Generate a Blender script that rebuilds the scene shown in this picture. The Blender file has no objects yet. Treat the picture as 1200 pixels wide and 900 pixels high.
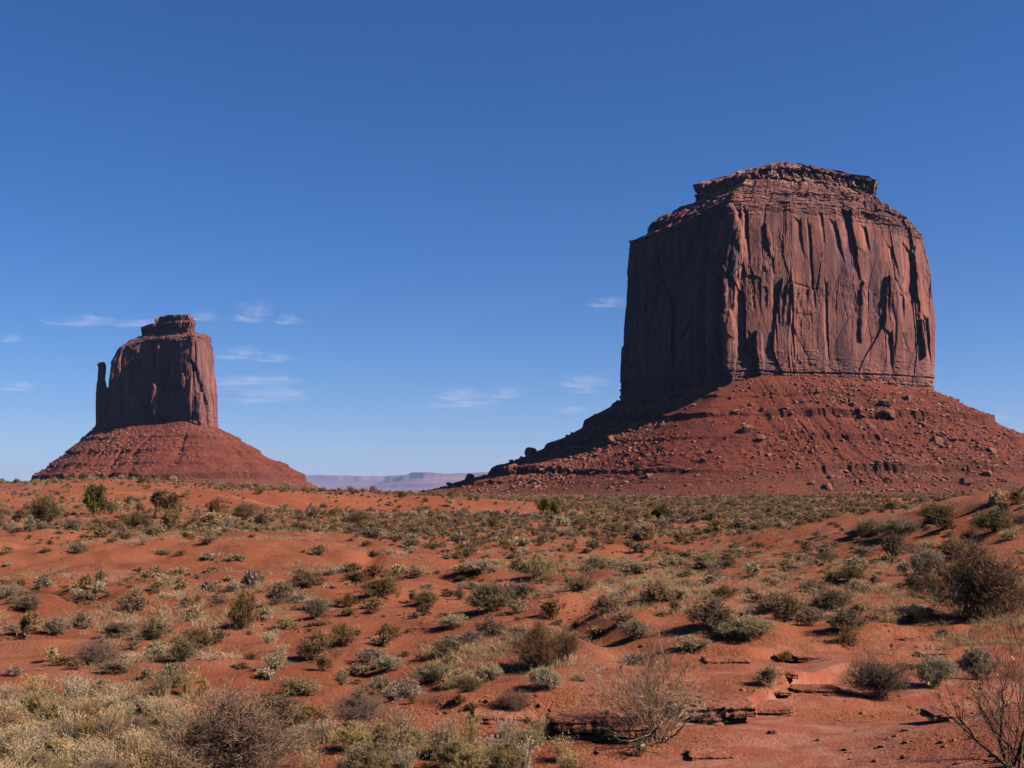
import bpy, math, random
import numpy as np

# ------------------------------------------------------------------ scene, camera, sky, sun
S = bpy.context.scene
COL = S.collection
R = math.radians
F = 1448.0                      # focal length in photo pixels (1200 wide)
CAM = np.array([0.0, 0.0, 3.0])
HOR = 575.0                     # horizon row in the photo
PITCH = math.atan((HOR - 450.0) / F)
SUN_EL, SUN_AZ = 37.0, 105.0    # azimuth clockwise from +Y (the view direction)
HAZE = 1.3e-5

cd = bpy.data.cameras.new("camera")
cd.sensor_width = 36.0
cd.lens = 36.0 * F / 1200.0
cd.clip_start, cd.clip_end = 0.1, 200000.0
cam = bpy.data.objects.new("camera", cd)
COL.objects.link(cam)
cam.location = CAM
cam.rotation_euler = (R(90) + PITCH, 0, 0)
S.camera = cam

W = bpy.data.worlds.new("World")
S.world = W
W.use_nodes = True
wn = W.node_tree
wn.nodes.clear()
sky = wn.nodes.new("ShaderNodeTexSky")
sky.sky_type = 'NISHITA'
sky.sun_disc = False
sky.sun_elevation = R(SUN_EL)
sky.sun_rotation = R(SUN_AZ)
sky.altitude = 1700
sky.air_density = 1.0
sky.dust_density = 0.0
sky.ozone_density = 8.0
bg = wn.nodes.new("ShaderNodeBackground")
bg.inputs[1].default_value = 0.05
wo = wn.nodes.new("ShaderNodeOutputWorld")
hs = wn.nodes.new("ShaderNodeHueSaturation")
hs.inputs["Saturation"].default_value = 1.15
wn.links.new(sky.outputs[0], hs.inputs["Color"])
tn = wn.nodes.new("ShaderNodeMix"); tn.data_type = 'RGBA'; tn.blend_type = 'MULTIPLY'
tn.inputs[0].default_value = 1.0
tn.inputs[7].default_value = (1.03, 0.96, 1.07, 1)
wn.links.new(hs.outputs[0], tn.inputs[6])
wn.links.new(tn.outputs[2], bg.inputs[0])
wn.links.new(bg.outputs[0], wo.inputs[0])

ld = bpy.data.lights.new("sun", 'SUN')
ld.energy = 5.0
ld.angle = R(0.53)
ld.color = (1.0, 0.93, 0.84)
sun = bpy.data.objects.new("sun", ld)
COL.objects.link(sun)
sun.rotation_euler = (R(90 - SUN_EL), 0, R(180 - SUN_AZ))
sun.location = (200, -80, 300)

S.view_settings.view_transform = 'Standard'
S.view_settings.look = 'None'
S.view_settings.exposure = 1.0
S.view_settings.gamma = 1.0
S.cycles.use_denoising = True
S.cycles.max_bounces = 4
S.cycles.diffuse_bounces = 0
S.cycles.glossy_bounces = 1
S.cycles.transmission_bounces = 2
S.cycles.transparent_max_bounces = 40
S.cycles.volume_bounces = 0

rng = np.random.default_rng(7)
random.seed(7)

# ------------------------------------------------------------------ pixel <-> world helpers
CP, SP = math.cos(PITCH), math.sin(PITCH)

def ray(px, py):
    """photo pixel -> (dx, dz) per metre of depth along +Y"""
    a = np.asarray(px, float) - 600.0
    b = 450.0 - np.asarray(py, float)
    dy = F * CP - b * SP
    dz = F * SP + b * CP
    return a / dy, dz / dy

def P(px, py, Y):
    dx, dz = ray(px, py)
    return np.array([CAM[0] + dx * Y, Y, CAM[2] + dz * Y])

def proj(x, y, z):
    yc = (z - CAM[2]) * CP - y * SP
    zc = y * CP + (z - CAM[2]) * SP
    zc = np.maximum(zc, 1e-3)
    return 600.0 + F * x / zc, 450.0 - F * yc / zc

# ------------------------------------------------------------------ noise
def _h(ix, iy, iz, seed):
    n = (ix.astype(np.int64) * 374761393 + iy.astype(np.int64) * 668265263 + iz.astype(np.int64) * 2147483647 + seed * 1274126177) & 0xffffffff
    n = ((n ^ (n >> 13)) * 1274126177) & 0xffffffff
    n = ((n ^ (n >> 16)) * 2246822519) & 0xffffffff
    return (n ^ (n >> 15)) & 0xffffffff

def rnd(ix, iy, iz, seed):
    return _h(ix, iy, iz, seed) / 4294967295.0

def vnoise(x, y, z=0.0, seed=0):
    """smooth value noise, about -1..1"""
    x, y, z = np.broadcast_arrays(np.asarray(x, float), np.asarray(y, float), np.asarray(z, float))
    fx, fy, fz = np.floor(x), np.floor(y), np.floor(z)
    ix, iy, iz = fx.astype(np.int64), fy.astype(np.int64), fz.astype(np.int64)
    u, v, w = x - fx, y - fy, z - fz
    u = u * u * u * (u * (u * 6 - 15) + 10)
    v = v * v * v * (v * (v * 6 - 15) + 10)
    flat = not np.any(w)
    def c(a, b, d): return rnd(ix + a, iy + b, iz + d, seed)
    p = (c(0, 0, 0) * (1 - u) + c(1, 0, 0) * u) * (1 - v) + (c(0, 1, 0) * (1 - u) + c(1, 1, 0) * u) * v
    if not flat:
        w = w * w * (3 - 2 * w)
        q = (c(0, 0, 1) * (1 - u) + c(1, 0, 1) * u) * (1 - v) + (c(0, 1, 1) * (1 - u) + c(1, 1, 1) * u) * v
        p = p * (1 - w) + q * w
    return p * 2 - 1

def fbm(x, y, z=0.0, seed=0, o=4, g=0.5):
    a, t, s = 1.0, 0.0, 0.0
    for i in range(o):
        k = 2.03 ** i
        t = t + a * vnoise(np.asarray(x) * k + 17.3 * i, np.asarray(y) * k - 9.1 * i, np.asarray(z) * k, seed + i)
        s += a
        a *= g
    return t / s

def cells(x, y, seed):
    """jittered cells -> (random value of nearest cell, distance to the border, second random value)"""
    fx, fy = np.floor(x), np.floor(y)
    b1 = np.full(x.shape, 9.0); b2 = np.full(x.shape, 9.0)
    v = np.zeros(x.shape); v2 = np.zeros(x.shape)
    for i in (-1, 0, 1):
        for j in (-1, 0, 1):
            cx, cy = (fx + i).astype(np.int64), (fy + j).astype(np.int64)
            zz = np.zeros_like(cx)
            px = cx + 0.1 + 0.8 * rnd(cx, cy, zz, seed)
            py = cy + 0.1 + 0.8 * rnd(cx, cy, zz, seed + 1)
            d = np.hypot(px - x, py - y)
            r = rnd(cx, cy, zz, seed + 2)
            n = d < b1
            b2 = np.where(n, b1, np.minimum(b2, d))
            v = np.where(n, r, v)
            v2 = np.where(n, rnd(cx, cy, zz, seed + 3), v2)
            b1 = np.where(n, d, b1)
    return v, b2 - b1, v2

def ss(a, b, x):
    t = np.clip((np.asarray(x, float) - a) / (b - a), 0, 1)
    return t * t * (3 - 2 * t)

# ------------------------------------------------------------------ mesh and object helpers
def mesh_np(name, V, faces=None, mats=(), smooth=False, attrs=None, quads=None, tris=None):
    """V (n,3); quads (m,4) and/or tris (k,3)"""
    me = bpy.data.meshes.new(name)
    V = np.ascontiguousarray(V, dtype=np.float32)
    lv, ls, lt = [], [], []
    off = 0
    for arr, k in ((quads, 4), (tris, 3)):
        if arr is not None and len(arr):
            a = np.asarray(arr, dtype=np.int32)
            lv.append(a.ravel())
            ls.append(off + np.arange(len(a)) * k)
            lt.append(np.full(len(a), k))
            off += a.size
    me.vertices.add(len(V))
    me.vertices.foreach_set("co", V.ravel())
    if lv:
        lv = np.concatenate(lv).astype(np.int32); ls = np.concatenate(ls).astype(np.int32); lt = np.concatenate(lt).astype(np.int32)
        me.loops.add(len(lv)); me.loops.foreach_set("vertex_index", lv)
        me.polygons.add(len(ls)); me.polygons.foreach_set("loop_start", ls); me.polygons.foreach_set("loop_total", lt)
        me.polygons.foreach_set("use_smooth", np.full(len(ls), smooth))
    for m in mats: me.materials.append(m)
    for an, (dom, val) in (attrs or {}).items():
        at = me.attributes.new(an, 'FLOAT', dom)
        at.data.foreach_set("value", np.asarray(val, dtype=np.float32).ravel())
    me.update(calc_edges=True)
    me.validate()
    return me

def link(name, me, parent=None, **props):
    o = bpy.data.objects.new(name, me)
    COL.objects.link(o)
    if parent is not None: o.parent = parent
    for k, v in props.items():
        if v is not None: o[k] = v
    return o

def empty(name, loc, label, cat, group=None):
    o = link(name, None, label=label, category=cat, group=group)
    o.location = loc
    o.empty_display_size = 0.3
    return o

def grid_quads(nu, nv, wrap=False):
    i = np.arange(nu if wrap else nu - 1)[:, None]; j = np.arange(nv - 1)[None, :]
    a = i * nv + j; b = ((i + 1) % nu) * nv + j
    return np.stack([a, b, b + 1, a + 1], -1).reshape(-1, 4)

# ------------------------------------------------------------------ material helpers
def new_mat(name):
    m = bpy.data.materials.new(name)
    m.use_nodes = True
    nt = m.node_tree
    nt.nodes.clear()
    out = nt.nodes.new("ShaderNodeOutputMaterial")
    bs = nt.nodes.new("ShaderNodeBsdfPrincipled")
    bs.inputs["Roughness"].default_value = 0.95
    bs.inputs["Specular IOR Level"].default_value = 0.1
    nt.links.new(bs.outputs[0], out.inputs[0])
    return m, nt, bs

def node(nt, t, ins=None, **kw):
    n = nt.nodes.new(t)
    for k, v in kw.items(): setattr(n, k, v)
    for k, v in (ins or {}).items():
        s = n.inputs[k]
        if isinstance(v, bpy.types.NodeSocket): nt.links.new(v, s)
        else: s.default_value = v
    return n

def noise(nt, vec, scale, detail=4, rough=0.55, dist=0.0):
    return node(nt, "ShaderNodeTexNoise", {"Vector": vec, "Scale": scale, "Detail": detail, "Roughness": rough, "Distortion": dist}).outputs["Fac"]

def stretch(nt, vec, sx, sy, sz):
    return node(nt, "ShaderNodeVectorMath", {0: vec, 1: (sx, sy, sz)}, operation='MULTIPLY').outputs[0]

def ramp(nt, fac, a, b):
    return node(nt, "ShaderNodeMapRange", {"Value": fac, "From Min": a, "From Max": b}, interpolation_type='SMOOTHSTEP').outputs[0]

ALBEDO = 0.78      # one scale for every surface colour below
def mix(nt, fac, a, b):
    n = nt.nodes.new("ShaderNodeMix"); n.data_type = 'RGBA'
    for s, v in ((n.inputs[0], fac), (n.inputs[6], a), (n.inputs[7], b)):
        if isinstance(v, bpy.types.NodeSocket): nt.links.new(v, s)
        elif s is n.inputs[0]: s.default_value = v
        else: s.default_value = (v[0] * ALBEDO, v[1] * ALBEDO, v[2] * ALBEDO, 1.0)
    return n.outputs[2]

def mul(nt, a, b):
    return node(nt, "ShaderNodeMath", {0: a, 1: b}, operation='MULTIPLY').outputs[0]

def add(nt, a, b):
    return node(nt, "ShaderNodeMath", {0: a, 1: b}, operation='ADD').outputs[0]

def bump(nt, bs, h, strength, dist):
    b = node(nt, "ShaderNodeBump", {"Height": h, "Strength": strength, "Distance": dist})
    nt.links.new(b.outputs[0], bs.inputs["Normal"])

def attr(nt, name):
    return node(nt, "ShaderNodeAttribute", attribute_name=name).outputs["Fac"]

def pos(nt):
    return nt.nodes.new("ShaderNodeNewGeometry").outputs["Position"]

def sand_mat():
    m, nt, bs = new_mat("red_sand")
    p = pos(nt)
    c = mix(nt, ramp(nt, noise(nt, p, 0.05, 4), 0.35, 0.65), (0.257, 0.073, 0.032), (0.328, 0.104, 0.048))
    c = mix(nt, mul(nt, ramp(nt, noise(nt, p, 0.33, 5, 0.6), 0.5, 0.68), 0.6), c, (0.222, 0.059, 0.029))
    c = mix(nt, mul(nt, ramp(nt, noise(nt, p, 3.0, 4, 0.65), 0.52, 0.70), 0.5), c, (0.168, 0.049, 0.027))
    c = mix(nt, mul(nt, ramp(nt, noise(nt, p, 9.0, 3, 0.7), 0.62, 0.72), 0.5), c, (0.359, 0.162, 0.096))
    c = mix(nt, mul(nt, ramp(nt, noise(nt, p, 17.0, 2, 0.7), 0.60, 0.66), 0.6), c, (0.101, 0.049, 0.036))
    c = mix(nt, mul(nt, ramp(nt, noise(nt, stretch(nt, p, 0.10, 0.22, 0.3), 1.0, 6, 0.62, 0.8), 0.53, 0.68), 0.6), c, (0.359, 0.154, 0.088))
    # thin crust and slickrock patches near the outcrops: greyer, pinker
    c = mix(nt, mul(nt, attr(nt, "crust"), 0.85), c, mix(nt, ramp(nt, noise(nt, p, 2.2, 5, 0.65), 0.4, 0.66), (0.281, 0.077, 0.044), (0.367, 0.154, 0.096)))
    nt.links.new(c, bs.inputs["Base Color"])
    h = add(nt, noise(nt, p, 5.0, 6, 0.68), mul(nt, noise(nt, p, 28.0, 3, 0.6), 0.45))
    bump(nt, bs, h, node(nt, "ShaderNodeMapRange", {"Value": attr(nt, "crust"), "To Min": 0.8, "To Max": 0.4}).outputs[0], 0.12)
    return m

def cliff_mat(name="sandstone_cliff", sc=1.0, dark=1.0):
    m, nt, bs = new_mat(name)
    p = pos(nt)
    streak = noise(nt, stretch(nt, p, 0.16 * sc, 0.16 * sc, 0.010 * sc), 1.0, 6, 0.62, 0.6)
    fine = noise(nt, stretch(nt, p, 0.7 * sc, 0.7 * sc, 0.05 * sc), 1.0, 4, 0.6)
    big = noise(nt, stretch(nt, p, 0.035 * sc, 0.035 * sc, 0.02 * sc), 1.0, 3)
    bed = noise(nt, stretch(nt, p, 0.01 * sc, 0.01 * sc, 0.55 * sc), 1.0, 4, 0.6)
    D = lambda *q: tuple(v * dark for v in q)
    c = mix(nt, ramp(nt, big, 0.38, 0.62), D(0.227, 0.082, 0.064), D(0.289, 0.107, 0.082))
    c = mix(nt, mul(nt, ramp(nt, streak, 0.46, 0.58), 0.8), c, D(0.160, 0.073, 0.073))
    wide = noise(nt, stretch(nt, p, 0.055 * sc, 0.055 * sc, 0.014 * sc), 1.0, 5, 0.6, 0.3)
    c = mix(nt, mul(nt, ramp(nt, wide, 0.55, 0.64), 0.85), c, D(0.353, 0.130, 0.088))
    c = mix(nt, mul(nt, ramp(nt, wide, 0.47, 0.39), 0.9), c, D(0.104, 0.054, 0.062))
    c = mix(nt, mul(nt, ramp(nt, fine, 0.60, 0.70), 0.5), c, D(0.084, 0.037, 0.039))
    c = mix(nt, mul(nt, ramp(nt, fine, 0.44, 0.30), 0.35), c, D(0.386, 0.158, 0.112))
    def joints(k, sx, sz, w):
        v = node(nt, "ShaderNodeTexVoronoi", {"Vector": stretch(nt, node(nt, "ShaderNodeVectorMath", {0: p, 1: node(nt, "ShaderNodeVectorMath", {0: node(nt, "ShaderNodeTexNoise", {"Vector": p, "Scale": 0.08 * sc}).outputs["Color"], "Scale": 7.0 / sc}, operation='SCALE').outputs[0]}, operation='ADD').outputs[0], sx * sc, sx * sc, sz * sc), "Scale": 1.0, "Randomness": 1.0}, feature='DISTANCE_TO_EDGE')
        return node(nt, "ShaderNodeMapRange", {"Value": v.outputs["Distance"], "From Min": 0.0, "From Max": w, "To Min": k, "To Max": 0.0}).outputs[0]
    c = mix(nt, joints(0.75, 0.075, 0.011, 0.030), c, D(0.071, 0.031, 0.031))
    c = mix(nt, mul(nt, joints(0.7, 0.19, 0.16, 0.07), attr(nt, "bedded")), c, D(0.076, 0.033, 0.031))
    c = mix(nt, mul(nt, ramp(nt, bed, 0.52, 0.66), mul(nt, attr(nt, "bedded"), 0.8)), c, (0.126, 0.049, 0.043))
    c = mix(nt, attr(nt, "scar"), c, mix(nt, fine, (0.370, 0.158, 0.107), (0.277, 0.107, 0.073)))
    c = mix(nt, attr(nt, "pale"), c, mix(nt, ramp(nt, noise(nt, p, 0.3, 4), 0.4, 0.6), (0.286, 0.127, 0.086), (0.437, 0.261, 0.181)))
    nt.links.new(c, bs.inputs["Base Color"])
    bump(nt, bs, add(nt, mul(nt, fine, 0.8), noise(nt, p, 0.8 * sc, 5, 0.65)), 0.8, 0.8 / sc)
    return m

def talus_mat():
    m, nt, bs = new_mat("talus_slope")
    p = pos(nt)
    c = mix(nt, ramp(nt, noise(nt, p, 0.03, 5, 0.6), 0.38, 0.62), (0.149, 0.031, 0.017), (0.203, 0.045, 0.024))
    c = mix(nt, mul(nt, ramp(nt, noise(nt, stretch(nt, p, 0.012, 0.012, 0.35), 1.0, 5, 0.65), 0.5, 0.58), 0.65), c, (0.113, 0.029, 0.020))
    c = mix(nt, mul(nt, ramp(nt, noise(nt, p, 0.45, 5, 0.7), 0.52, 0.64), 0.75), c, (0.135, 0.056, 0.040))
    c = mix(nt, mul(nt, ramp(nt, noise(nt, p, 0.9, 3, 0.7), 0.58, 0.66), 0.6), c, (0.306, 0.120, 0.080))
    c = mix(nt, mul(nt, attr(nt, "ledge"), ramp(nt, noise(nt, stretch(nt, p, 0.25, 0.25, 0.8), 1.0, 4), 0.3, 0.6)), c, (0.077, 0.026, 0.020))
    c = mix(nt, mul(nt, mul(nt, attr(nt, "foot"), 0.6), ramp(nt, noise(nt, p, 0.25, 5, 0.7), 0.42, 0.6)), c, (0.135, 0.076, 0.047))
    nt.links.new(c, bs.inputs["Base Color"])
    bump(nt, bs, noise(nt, p, 0.5, 6, 0.7), 1.0, 1.8)
    return m

def rock_mat(name, a, b, d, sc=1.0):
    m, nt, bs = new_mat(name)
    tc = nt.nodes.new("ShaderNodeTexCoord").outputs["Object"]
    p = pos(nt)
    oi = nt.nodes.new("ShaderNodeObjectInfo").outputs["Random"]
    c = mix(nt, ramp(nt, noise(nt, p, 0.8 * sc, 5, 0.6), 0.35, 0.65), a, b)
    c = mix(nt, mul(nt, ramp(nt, noise(nt, p, 3.0 * sc, 5, 0.65), 0.52, 0.7), 0.7), c, d)
    c = mix(nt, mul(nt, oi, 0.45), c, d)
    nt.links.new(c, bs.inputs["Base Color"])
    bump(nt, bs, add(nt, noise(nt, p, 2.5 * sc, 6, 0.65), mul(nt, noise(nt, stretch(nt, p, 0.6, 0.6, 7.0), 1.0 * sc, 4), 0.7)), 0.8, 0.25 / sc)
    return m

def leaf_mat(name, a, b, var=0.35, trans=0.25):
    m, nt, bs = new_mat(name)
    oi = nt.nodes.new("ShaderNodeObjectInfo").outputs["Random"]
    t = attr(nt, "tint")
    c = mix(nt, t, a, b)
    hsv = node(nt, "ShaderNodeHueSaturation", {"Color": c})
    v = node(nt, "ShaderNodeMapRange", {"Value": oi, "To Min": 1 - var, "To Max": 1 + var}).outputs[0]
    s = node(nt, "ShaderNodeMapRange", {"Value": node(nt, "ShaderNodeMath", {0: mul(nt, oi, 7.31)}, operation='FRACT').outputs[0], "To Min": 0.8, "To Max": 1.15}).outputs[0]
    nt.links.new(v, hsv.inputs["Value"]); nt.links.new(s, hsv.inputs["Saturation"])
    nt.links.new(hsv.outputs[0], bs.inputs["Base Color"])
    tr = node(nt, "ShaderNodeBsdfTranslucent", {"Color": hsv.outputs[0]})
    mx = node(nt, "ShaderNodeMixShader", {0: trans, 1: bs.outputs[0], 2: tr.outputs[0]})
    nt.links.new(mx.outputs[0], nt.nodes["Material Output"].inputs[0])
    return m

SAND = sand_mat()
CLIFF = cliff_mat()
CLIFF_FAR = cliff_mat("weathered_cliff", 0.7, 0.92)
TALUS = talus_mat()
SLAB = rock_mat("slab_rock", (0.288, 0.086, 0.045), (0.352, 0.127, 0.070), (0.216, 0.070, 0.041))
BOULDER = rock_mat("boulder_rock", (0.26, 0.088, 0.056), (0.35, 0.145, 0.10), (0.18, 0.06, 0.042), 0.25)
CLOD = rock_mat("sand_clod", (0.288, 0.090, 0.045), (0.336, 0.123, 0.066), (0.208, 0.074, 0.045), 4.0)

# ------------------------------------------------------------------ the ground's height
def ground(x, y):
    x = np.asarray(x, float); y = np.asarray(y, float)
    z = np.zeros(np.broadcast(x, y).shape)
    x = x + z; y = y + z
    d = np.hypot(x, y)
    # low hill on the west side
    z += 3.2 * ss(8, 88, -x - 0.05 * (y - 180)) * np.exp(-((y - 190) / 80.0) ** 2)
    z += 0.8 * ss(0, 60, -x) * ss(40, 130, y) * (1 - ss(260, 420, y))
    # bare sand bank on the west side
    yb = 42 + 5 * vnoise(x / 16.0, 3.1, 0, 5) + 0.12 * (x + 15)
    z += 0.95 * ss(0, 6.5, y - yb) * ss(1, 11, -x) * (1 - 0.75 * ss(10, 45, y - yb))
    # a long red bank across the plain
    yc = 150 + 22 * vnoise(x / 45.0, 1.7, 0, 9)
    z += 1.7 * ss(0, 12, y - yc) * ss(-75, -50, x) * (1 - ss(-10, 18, x)) * (1 - ss(20, 120, y - yc))
    # dune on the east side
    e = ss(11.5, 28, x + 1.8 * vnoise(x / 9.0, y / 9.0, 0, 12))
    yr = 62
    z += 3.0 * e * np.where(y < yr, np.exp(-((y - yr) / 22.0) ** 2), np.exp(-((y - yr) / 17.0) ** 2))
    z += 1.0 * ss(28, 60, x) * np.exp(-((y - 66) / 26.0) ** 2)
    # slope that climbs east out of the little wash
    s = (x + 2.7) * 14.2 - (y - 15.8) * 2.7
    s = s / math.hypot(14.2, 2.7)
    z += (0.55 * ss(-0.8, 2.6, s + 0.5 * vnoise(x / 2.5, y / 2.5, 0, 21)) - 0.32) * (1 - ss(30, 42, y)) * ss(11, 16, y)
    # rock ledge line, ground drops in front of it
    ln = np.interp(x, [-1.5, 0.2, 1.6, 3.2, 4.2, 6.0, 9.0], [16.3, 15.75, 15.7, 16.6, 18.6, 20.6, 21.0]) + 0.25 * vnoise(x / 0.7, 8.8, 0, 31)
    z += (0.20 * ss(-0.16, 0.10, y - ln) - 0.20) * ss(-1.6, -0.2, x) * (1 - ss(7, 10, x)) * ss(10, 14.5, y) * (1 - ss(19, 26, y))
    # second thinner ledge further up
    l2 = np.interp(x, [2.6, 4.0, 6.2, 9.0], [21.4, 21.4, 22.6, 23.6]) + 0.3 * vnoise(x / 0.8, 2.8, 0, 33)
    z += (0.12 * ss(-0.1, 0.1, y - l2) - 0.12) * ss(2.4, 3.4, x) * (1 - ss(8, 10, x)) * ss(18, 21, y) * (1 - ss(24, 28, y))
    # near sand mound on the east side
    z += (0.18 + 0.72 * ss(2.4, 6.6, x)) * ss(1.2, 3.2, x + 0.3 * (y - 13)) * np.where(y < 13.6, np.exp(-((y - 13.6) / 4.5) ** 2), np.exp(-((y - 13.6) / 1.7) ** 2))
    # undulation
    near = 1 - ss(60, 240, d)
    z += 0.48 * fbm(x / 19.0, y / 19.0, 0, 40, 2) * ss(8, 30, d) * (1 - 0.5 * ss(100, 300, d))
    z += 0.28 * fbm(x / 5.2, y / 5.2, 0, 44, 3) * near
    z += 0.065 * fbm(x / 1.3, y / 1.3, 0, 48, 3) * near
    gl = np.abs(fbm(x / 15.0 + 0.25 * y / 15.0, y / 24.0, 0, 57, 3))
    z -= 0.30 * (1 - ss(0.0, 0.09, gl)) * ss(18, 26, d) * (1 - ss(70, 150, d))
    z += 0.10 * (1 - ss(0.0, 0.5, cells(x / 2.4, y / 2.4, 58)[1] * -1 + 0.55)) * near * ss(14, 22, d)
    z += 1.0 * fbm(x / 130.0, y / 130.0, 0, 52, 3) * ss(70, 260, d) * (1 - ss(1500, 4000, d))
    z += 0.4 * ss(300, 900, d) * (1 - ss(1500, 4000, d))
    return z

YS = np.geomspace(6.0, 2600.0, 5200)
def at(px, py):
    """where the view line of a photo pixel meets the ground"""
    dx, dz = ray(px, py)
    h = ground(dx * YS, YS) - (CAM[2] + dz * YS)
    k = np.argmax(h > 0)
    if h[k] <= 0: k = len(YS) - 1
    Y = YS[k]
    return np.array([dx * Y, Y, float(ground(np.array([dx * Y]), np.array([Y]))[0])])

def build_ground():
    ang = np.concatenate([np.linspace(-180, -34, 50)[:-1], np.linspace(-34, 34, 920), np.linspace(34, 180, 50)[1:-1]])
    rad = np.concatenate([[0.0, 2.0, 4.0, 6.0, 7.5], np.geomspace(8.5, 62, 310), np.geomspace(62, 320, 160)[1:], np.geomspace(320, 60000, 110)[1:]])
    A, Rr = np.meshgrid(np.radians(ang), rad, indexing='ij')
    X = Rr * np.sin(A); Y = Rr * np.cos(A)
    Z = ground(X, Y)
    px, py = proj(X, np.maximum(Y, 0.5), Z)
    nse = fbm(X / 1.6, Y / 1.6, 0, 91, 3)
    cr = ss(630, 780, px) * ss(735, 790, py) * ss(-0.35, 0.25, nse + 0.35 * ss(760, 880, py)) * (Y > 0)
    cr = np.maximum(cr, ss(735, 775, px + 12 * nse) * ss(848, 888, py + 14 * nse) * (Y > 0))
    # exposed flat rock by the bottom edge
    V = np.stack([X, Y, Z], -1).reshape(-1, 3)
    me = mesh_np("ground", V, mats=[SAND], smooth=True, quads=grid_quads(len(ang), len(rad), True), attrs={"crust": ('POINT', cr)})
    link("ground", me, kind="structure", label="red sandy desert floor rolling away to the horizon")
build_ground()

# ------------------------------------------------------------------ buttes
def resample(ctrl, weights, step):
    """columns along the closed ring: (index of the control point, fraction)"""
    n = len(ctrl)
    idx, fr = [], []
    for i in range(n):
        L = np.linalg.norm(ctrl[(i + 1) % n] - ctrl[i])
        k = max(3, int(L * weights[i] / step))
        idx += [i] * k
        fr += list(np.arange(k) / k)
    return np.array(idx), np.array(fr)

def smooth_ring(A, w, it=2):
    for _ in range(it):
        B = A.copy()
        for k in range(1, w + 1):
            B = B + np.roll(A, k, 0) + np.roll(A, -k, 0)
        A = B / (2 * w + 1)
    return A

def ring_grid(rings, rows, idx, fr, sm):
    """rings: (K, N, 3). rows[k]: steps between ring k and k+1. -> grid (U, V, 3), ring coordinate per row"""
    K, N, _ = rings.shape
    cols = []
    for k in range(K):
        a = rings[k][idx]; b = rings[k][(idx + 1) % N]
        cols.append(smooth_ring(a * (1 - fr[:, None]) + b * fr[:, None], sm[k]))
    out, t = [], []
    for k in range(K - 1):
        f = np.arange(rows[k]) / rows[k]
        for q in f:
            out.append(cols[k] * (1 - q) + cols[k + 1] * q); t.append(k + q)
    out.append(cols[-1]); t.append(K - 1)
    return np.stack(out, 1), np.array(t)

def outward(G):
    """horizontal outward normal of a ring grid"""
    d = np.roll(G, -1, 0) - np.roll(G, 1, 0)
    n = np.stack([d[..., 1], -d[..., 0]], -1)
    n /= np.maximum(np.linalg.norm(n, axis=-1, keepdims=True), 1e-6)
    n = smooth_ring(n, 6, 2)
    n /= np.maximum(np.linalg.norm(n, axis=-1, keepdims=True), 1e-6)
    return n

def slot(px, py, x1, y1, x2, y2, hw, soft=None):
    """flake scar or buttress on the wall along a slanted line (photo pixels): 0 outside, deepest toward its right-hand edge"""
    L2 = (x2 - x1) ** 2 + (y2 - y1) ** 2
    L = math.sqrt(L2)
    t = ((px - x1) * (x2 - x1) + (py - y1) * (y2 - y1)) / L2
    e = ((px - x1) * (y2 - y1) - (py - y1) * (x2 - x1)) / L          # + on the right of a line that runs down
    e = e + 0.28 * hw * fbm(py / 17.0, px / 60.0, 0, int(abs(x1)) % 97, 3)
    if soft:
        w = hw * np.clip(np.minimum((t + 0.03) * 6, 1.0), 0.05, 1) ** 0.5 * np.clip((1.08 - t) * 2.2, 0.02, 1) ** 0.5
        return (1 - ss(1 - soft, 1.05, np.abs(e / np.maximum(w, 0.05)))) * ss(-0.04, 0.0, t) * (1 - ss(0.93, 1.06, t))
    q = e / hw
    head = t + 0.10 * np.abs(q - 0.5)                 # pointed arch over the scar
    return ss(-1.15, 0.75, q) * (1 - ss(0.93, 1.03, q)) * ss(0.035, 0.06, head) * np.clip((1.05 - t) / 0.55, 0, 1)

def wall_relief(s, z, zb, zt, amp, sc, seed):
    """metres outward: slabs, flutes, cracks, bedding. s along the wall, z up, zb/zt bottom and top of the sheer wall"""
    h = np.clip((z - zb) / np.maximum(zt - zb, 1), -0.3, 1.6)
    sw = s + 4 * sc * vnoise(z / (75 * sc), s / (70 * sc), 0, seed) + 0.8 * sc * fbm(z / (10 * sc), s / (20 * sc), 0, seed + 1, 2)
    a, ea, a2 = cells(sw / (34 * sc), z / (120 * sc) + 0.37 * np.floor(sw / (34 * sc)), seed + 3)
    b, eb, b2 = cells(sw / (15 * sc), z / (70 * sc), seed + 7)
    c, ec, c2 = cells(sw / (5.5 * sc), z / (20 * sc), seed + 11)
    bm_ = ss(-0.05, 0.4, fbm(s / (40 * sc), z / (45 * sc), 0, seed + 30, 2))      # broken ground against smooth faces
    d = (a - 0.5) * 6.0 + (b - 0.5) * 3.0 * (0.35 + 0.65 * bm_) + (c - 0.5) * 1.8 * bm_
    # each slab leans a little so neighbours catch different light
    d += (a2 - 0.5) * 4.0 * np.sin(sw / (30 * sc) * 6.28) * 0.35
    d -= 1.0 * (1 - ss(0.0, 0.035, ea)) * (0.3 + 0.7 * bm_) + 0.7 * (1 - ss(0, 0.06, eb)) * bm_
    fl = np.abs(vnoise(sw / (27 * sc), z / (120 * sc), 0, seed + 15))
    d -= 1.4 * (1 - ss(0.0, 0.09, fl)) * ss(0.0, 0.5, vnoise(sw / (30 * sc), z / (50 * sc), 0, seed + 16))
    d += 5.0 * fbm(s / (55 * sc), z / (140 * sc), 0, seed + 20, 2)
    d += (0.22 + 0.9 * bm_) * fbm(s / (3.2 * sc), z / (7 * sc), 0, seed + 24, 3)
    return d * amp * sc, h

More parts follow.
